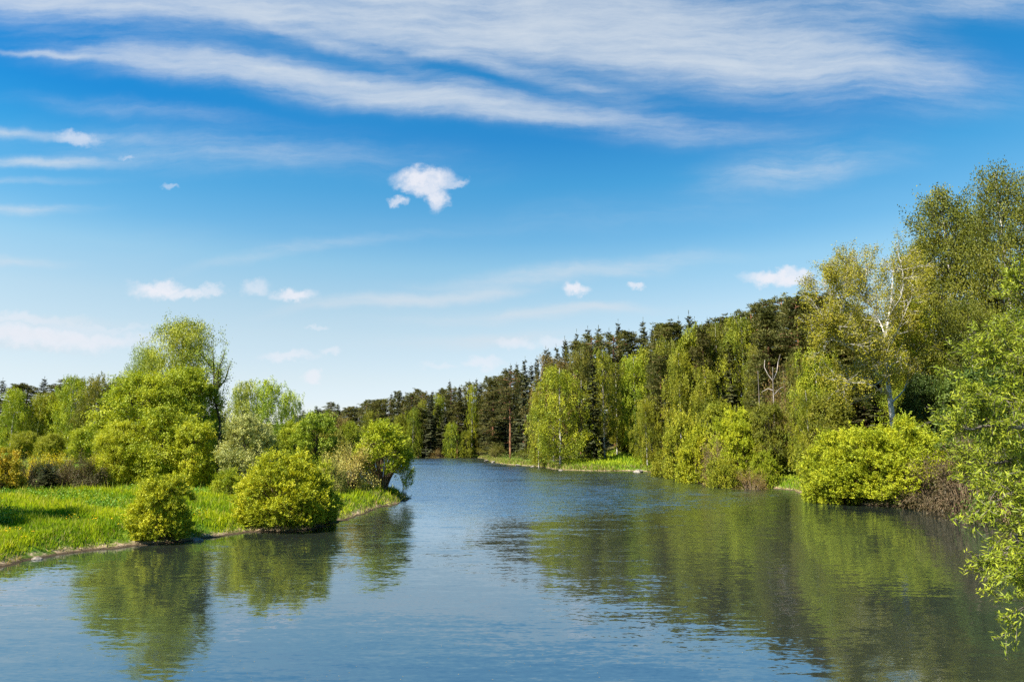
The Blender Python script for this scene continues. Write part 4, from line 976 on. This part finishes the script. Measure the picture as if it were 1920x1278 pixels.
# pale dry grass along the water edge, both banks
def fringe(seed, n_, name, color, hr, lo, hi, label, region=(-.84, .55, 20, 345)):
    r = np.random.default_rng(seed); a_, b_ = poly, np.roll(poly, -1, 0); mid_ = (a_ + b_) / 2; L_ = np.linalg.norm(b_ - a_, axis=1)
    yy_ = np.maximum(mid_[:, 1], 1); vis = (mid_[:, 1] > region[2]) & (mid_[:, 1] < region[3]) & (np.abs(mid_[:, 0] / yy_) < .86)
    wgt = np.where(vis, L_ / yy_ ** .8, 0); k_ = r.choice(len(poly), n_, p=wgt / wgt.sum()); t_ = r.uniform(0, 1, (n_, 1))
    nrm_ = np.stack([(b_ - a_)[:, 1], -(b_ - a_)[:, 0]], 1); nrm_ /= np.linalg.norm(nrm_, axis=1)[:, None] + 1e-9
    q_ = a_[k_] * (1 - t_) + b_[k_] * t_ + nrm_[k_] * r.uniform(-hi, hi, (n_, 1)); x, y = q_[:, 0], q_[:, 1]
    d = shore_d(x, y); keep = (d > lo) & (d < hi) & (wnoise(x, y, .9) + r.normal(0, .25, n_) > -.25); x, y = x[keep], y[keep]
    z = height(x, y); ok_ = z > .03; x, y, z = x[ok_], y[ok_], z[ok_]; k = len(x); P_ = np.column_stack([x, y, z]); lv = Leaves(r); h = r.uniform(*hr, k) * np.clip(y / 50, .8, 2.5)
    ax = unit(np.array([0, 0, 1.0]) + r.normal(0, .45, (k, 3)))
    lv.add(P_ + ax * h[:, None] * .4, ax, rdir(r, k), h, .035 * np.clip(y / 40, .8, 3.5), r.uniform(.2, .8, k))
    o = link(name, lv.mesh(name), None, 'blade'); o.color = (*color, 1); tag(o, label, 'grass', kind='stuff')
fringe(9, 50000, 'dry_grass', (0.34, 0.28, 0.12), (.2, .5), -.3, 3.0, 'dry tan grass tufts along both water edges')
fringe(10, 90000, 'edge_grass', (0.20, 0.27, 0.03), (.2, .5), -.2, 4.0, 'green tufts growing down to the waterline')
# dandelions
r = np.random.default_rng(12); sel = gp[r.integers(0, len(gp), 2500)]; sel = sel[wnoise(sel[:, 0], sel[:, 1], .8) > .45]
lv = Leaves(r); lv.add(sel + (0, 0, .32), rdir(r, len(sel)) * (1, 1, .1), np.tile([0, -.5, 1.0], (len(sel), 1)), .06, .06, .8)
fl = link('dandelions', lv.mesh('dandelions'), None, 'blade'); fl.color = (.75, .55, .01, 1); tag(fl, 'yellow dandelion heads dotted through the meadow grass', 'flowers', kind='stuff')
# leafy weeds
r = np.random.default_rng(14); lv = Leaves(r); m_ = 0
for _ in range(2600):
    y = r.uniform(38, 62); x = y * r.uniform(-.8, -.16)
    if wnoise(x, y, .5) < .25 or shore_d(np.array([x]), np.array([y]))[0] < 3: continue
    z = gz(x, y); k = 40; hh = r.uniform(.3, .7)
    p = np.array([x, y, z + hh * .5]) + r.normal(0, 1, (k, 3)) * (.3, .3, hh * .28)
    lv.add(p, unit(rdir(r, k) + (0, 0, .5)), unit(rdir(r, k) + (0, 0, .7)), .13, .09, r.uniform(.2, .8))
wd_ = link('weeds', lv.mesh('weeds'), None, 'leaf'); wd_.color = (.13, .25, .015, 1); tag(wd_, 'low leafy nettles and weeds growing through the meadow', 'weeds', kind='stuff')
# understorey of the right bank, one mass
r = np.random.default_rng(15); lv = Leaves(r)
for _ in range(1500):
    y = 1 / r.uniform(1 / 340, 1 / 50); x = y * r.uniform(-.12, .66); d = shore_d(np.array([x]), np.array([y]))[0]
    if not (2.2 < d < 26): continue
    if math.exp(-(((x - 26) / 15) ** 2 + ((y - 152) / 15) ** 2)) > .35: continue
    if math.exp(-(((x - 30) / 7) ** 2 + ((y - 84) / 11) ** 2)) > .4: continue
    z = gz(x, y); k = 150; s_ = r.uniform(.5, 1.1) * (1 + y / 250)
    p = np.array([x, y, z + s_ * .4]) + r.normal(0, 1, (k, 3)) * (s_, s_, s_ * .5)
    lv.add(p, rdir(r, k), unit(rdir(r, k) + (0, 0, .6)), .22 * (1 + y / 250), .14 * (1 + y / 250), r.uniform(.1, .8))
us = link('undergrowth', lv.mesh('undergrowth'), None, 'leaf'); us.color = (.13, .16, .02, 1); tag(us, 'low mixed undergrowth along the foot of the wooded bank', 'undergrowth', kind='stuff')
# bits of leaf and pollen floating
r = np.random.default_rng(16); k = 800; y = 1 / r.uniform(1 / 60, 1 / 13, k); x = y * r.uniform(-.8, .8, k); d = shore_d(x, y); q = d < -.3; x, y = x[q], y[q]
lv = Leaves(r); lv.add(np.column_stack([x, y, np.full(len(x), .006)]), rdir(r, len(x)) * (1, 1, 0), np.tile([0, 0, 1.0], (len(x), 1)), .04, .018, .4)
fl = link('floating_specks', lv.mesh('floating_specks'), None, 'blade'); fl.color = (.30, .28, .18, 1); tag(fl, 'tiny pale leaf bits floating on the water', 'debris', kind='stuff')
# stones on the banks and a fallen branch at the waterline
def stone(px, py, size, seed, label, group):
    r = np.random.default_rng(seed); x, y = ground(px, py); bm = bmesh.new(); bmesh.ops.create_icosphere(bm, subdivisions=3, radius=1)
    ks = r.normal(0, 1.6, (6, 3)); ph = r.uniform(0, 6, 6)
    for v in bm.verts:
        c = np.array(v.co); f_ = 1 + .13 * sum(math.sin(float(k @ c) + p) for k, p in zip(ks, ph)); v.co = Vector((c * f_ * (1, .8, .5)).tolist())
    me = bpy.data.meshes.new('stone'); bm.to_mesh(me); bm.free()
    o = link('stone', me, None, 'shore_stone'); o.location = (x, y, size * .08); o.scale = (size,) * 3; o.rotation_euler = (0, 0, r.uniform(0, 6)); tag(o, label, 'stone', group)
import bmesh
for q, (px, py, sz, lab) in enumerate([(912, 864, 1.0, 'large pale stone at the far water edge left of the orange pine'), (926, 867, 1.0, 'grey stone between the large pale stone and the orange pine'), (972, 873, .9, 'flat stone at the water edge right of the orange pine'),
        (1000, 875, .8, 'small stone left of the grassy clearing bank'), (1052, 882, .5, 'small pale stone at the left end of the clearing bank'),
        (1196, 885, 1.1, 'dark stone at the water where the clearing ends'), (836, 857.5, 1.3, 'pale stone on the shore at the end of the lake')]):
    stone(px, py, sz, 200 + q, lab, 'stones along the far banks')
stone(372, 1013, .28, 220, 'small pale stone at the left waterline beside the upright bush', 'stones along the left bank')
stone(70, 1048, .22, 221, 'small stone in the mud at the lower left bank', 'stones along the left bank')
def fallen(px, py, Lg, label, seed):
    x, y = ground(px, py); r = np.random.default_rng(seed); tw = Wood(); out = []
    root = bpy.data.objects.new('fallen_branch', None); C.objects.link(root); root.location = (x, y, 0); tag(root, label, 'branch', 'fallen branches at the waterline')
    for a in range(9): grow(r, tw, (r.normal(0, .2), r.normal(0, .2), .05), unit(np.array([r.uniform(-1, 1), r.uniform(-.6, .3), r.uniform(.1, .9)])), Lg * r.uniform(.5, 1), .04, 2, out, (5, 4), .1, .2, .8, .5, 5, .2, 4)
    link('limbs', tw.mesh('fallen_branch'), root, 'wood_bleached')
fallen(1408, 905, 2.4, 'tangle of bare grey branches fallen at the right bank waterline', 31)
fallen(1345, 897, 1.6, 'smaller bare branch at the water under the domed shrubs', 32)
fallen(1760, 945, 1.8, 'bare branches trailing in the shaded water right of the great shrub', 33)
print('objects', len(bpy.data.objects))
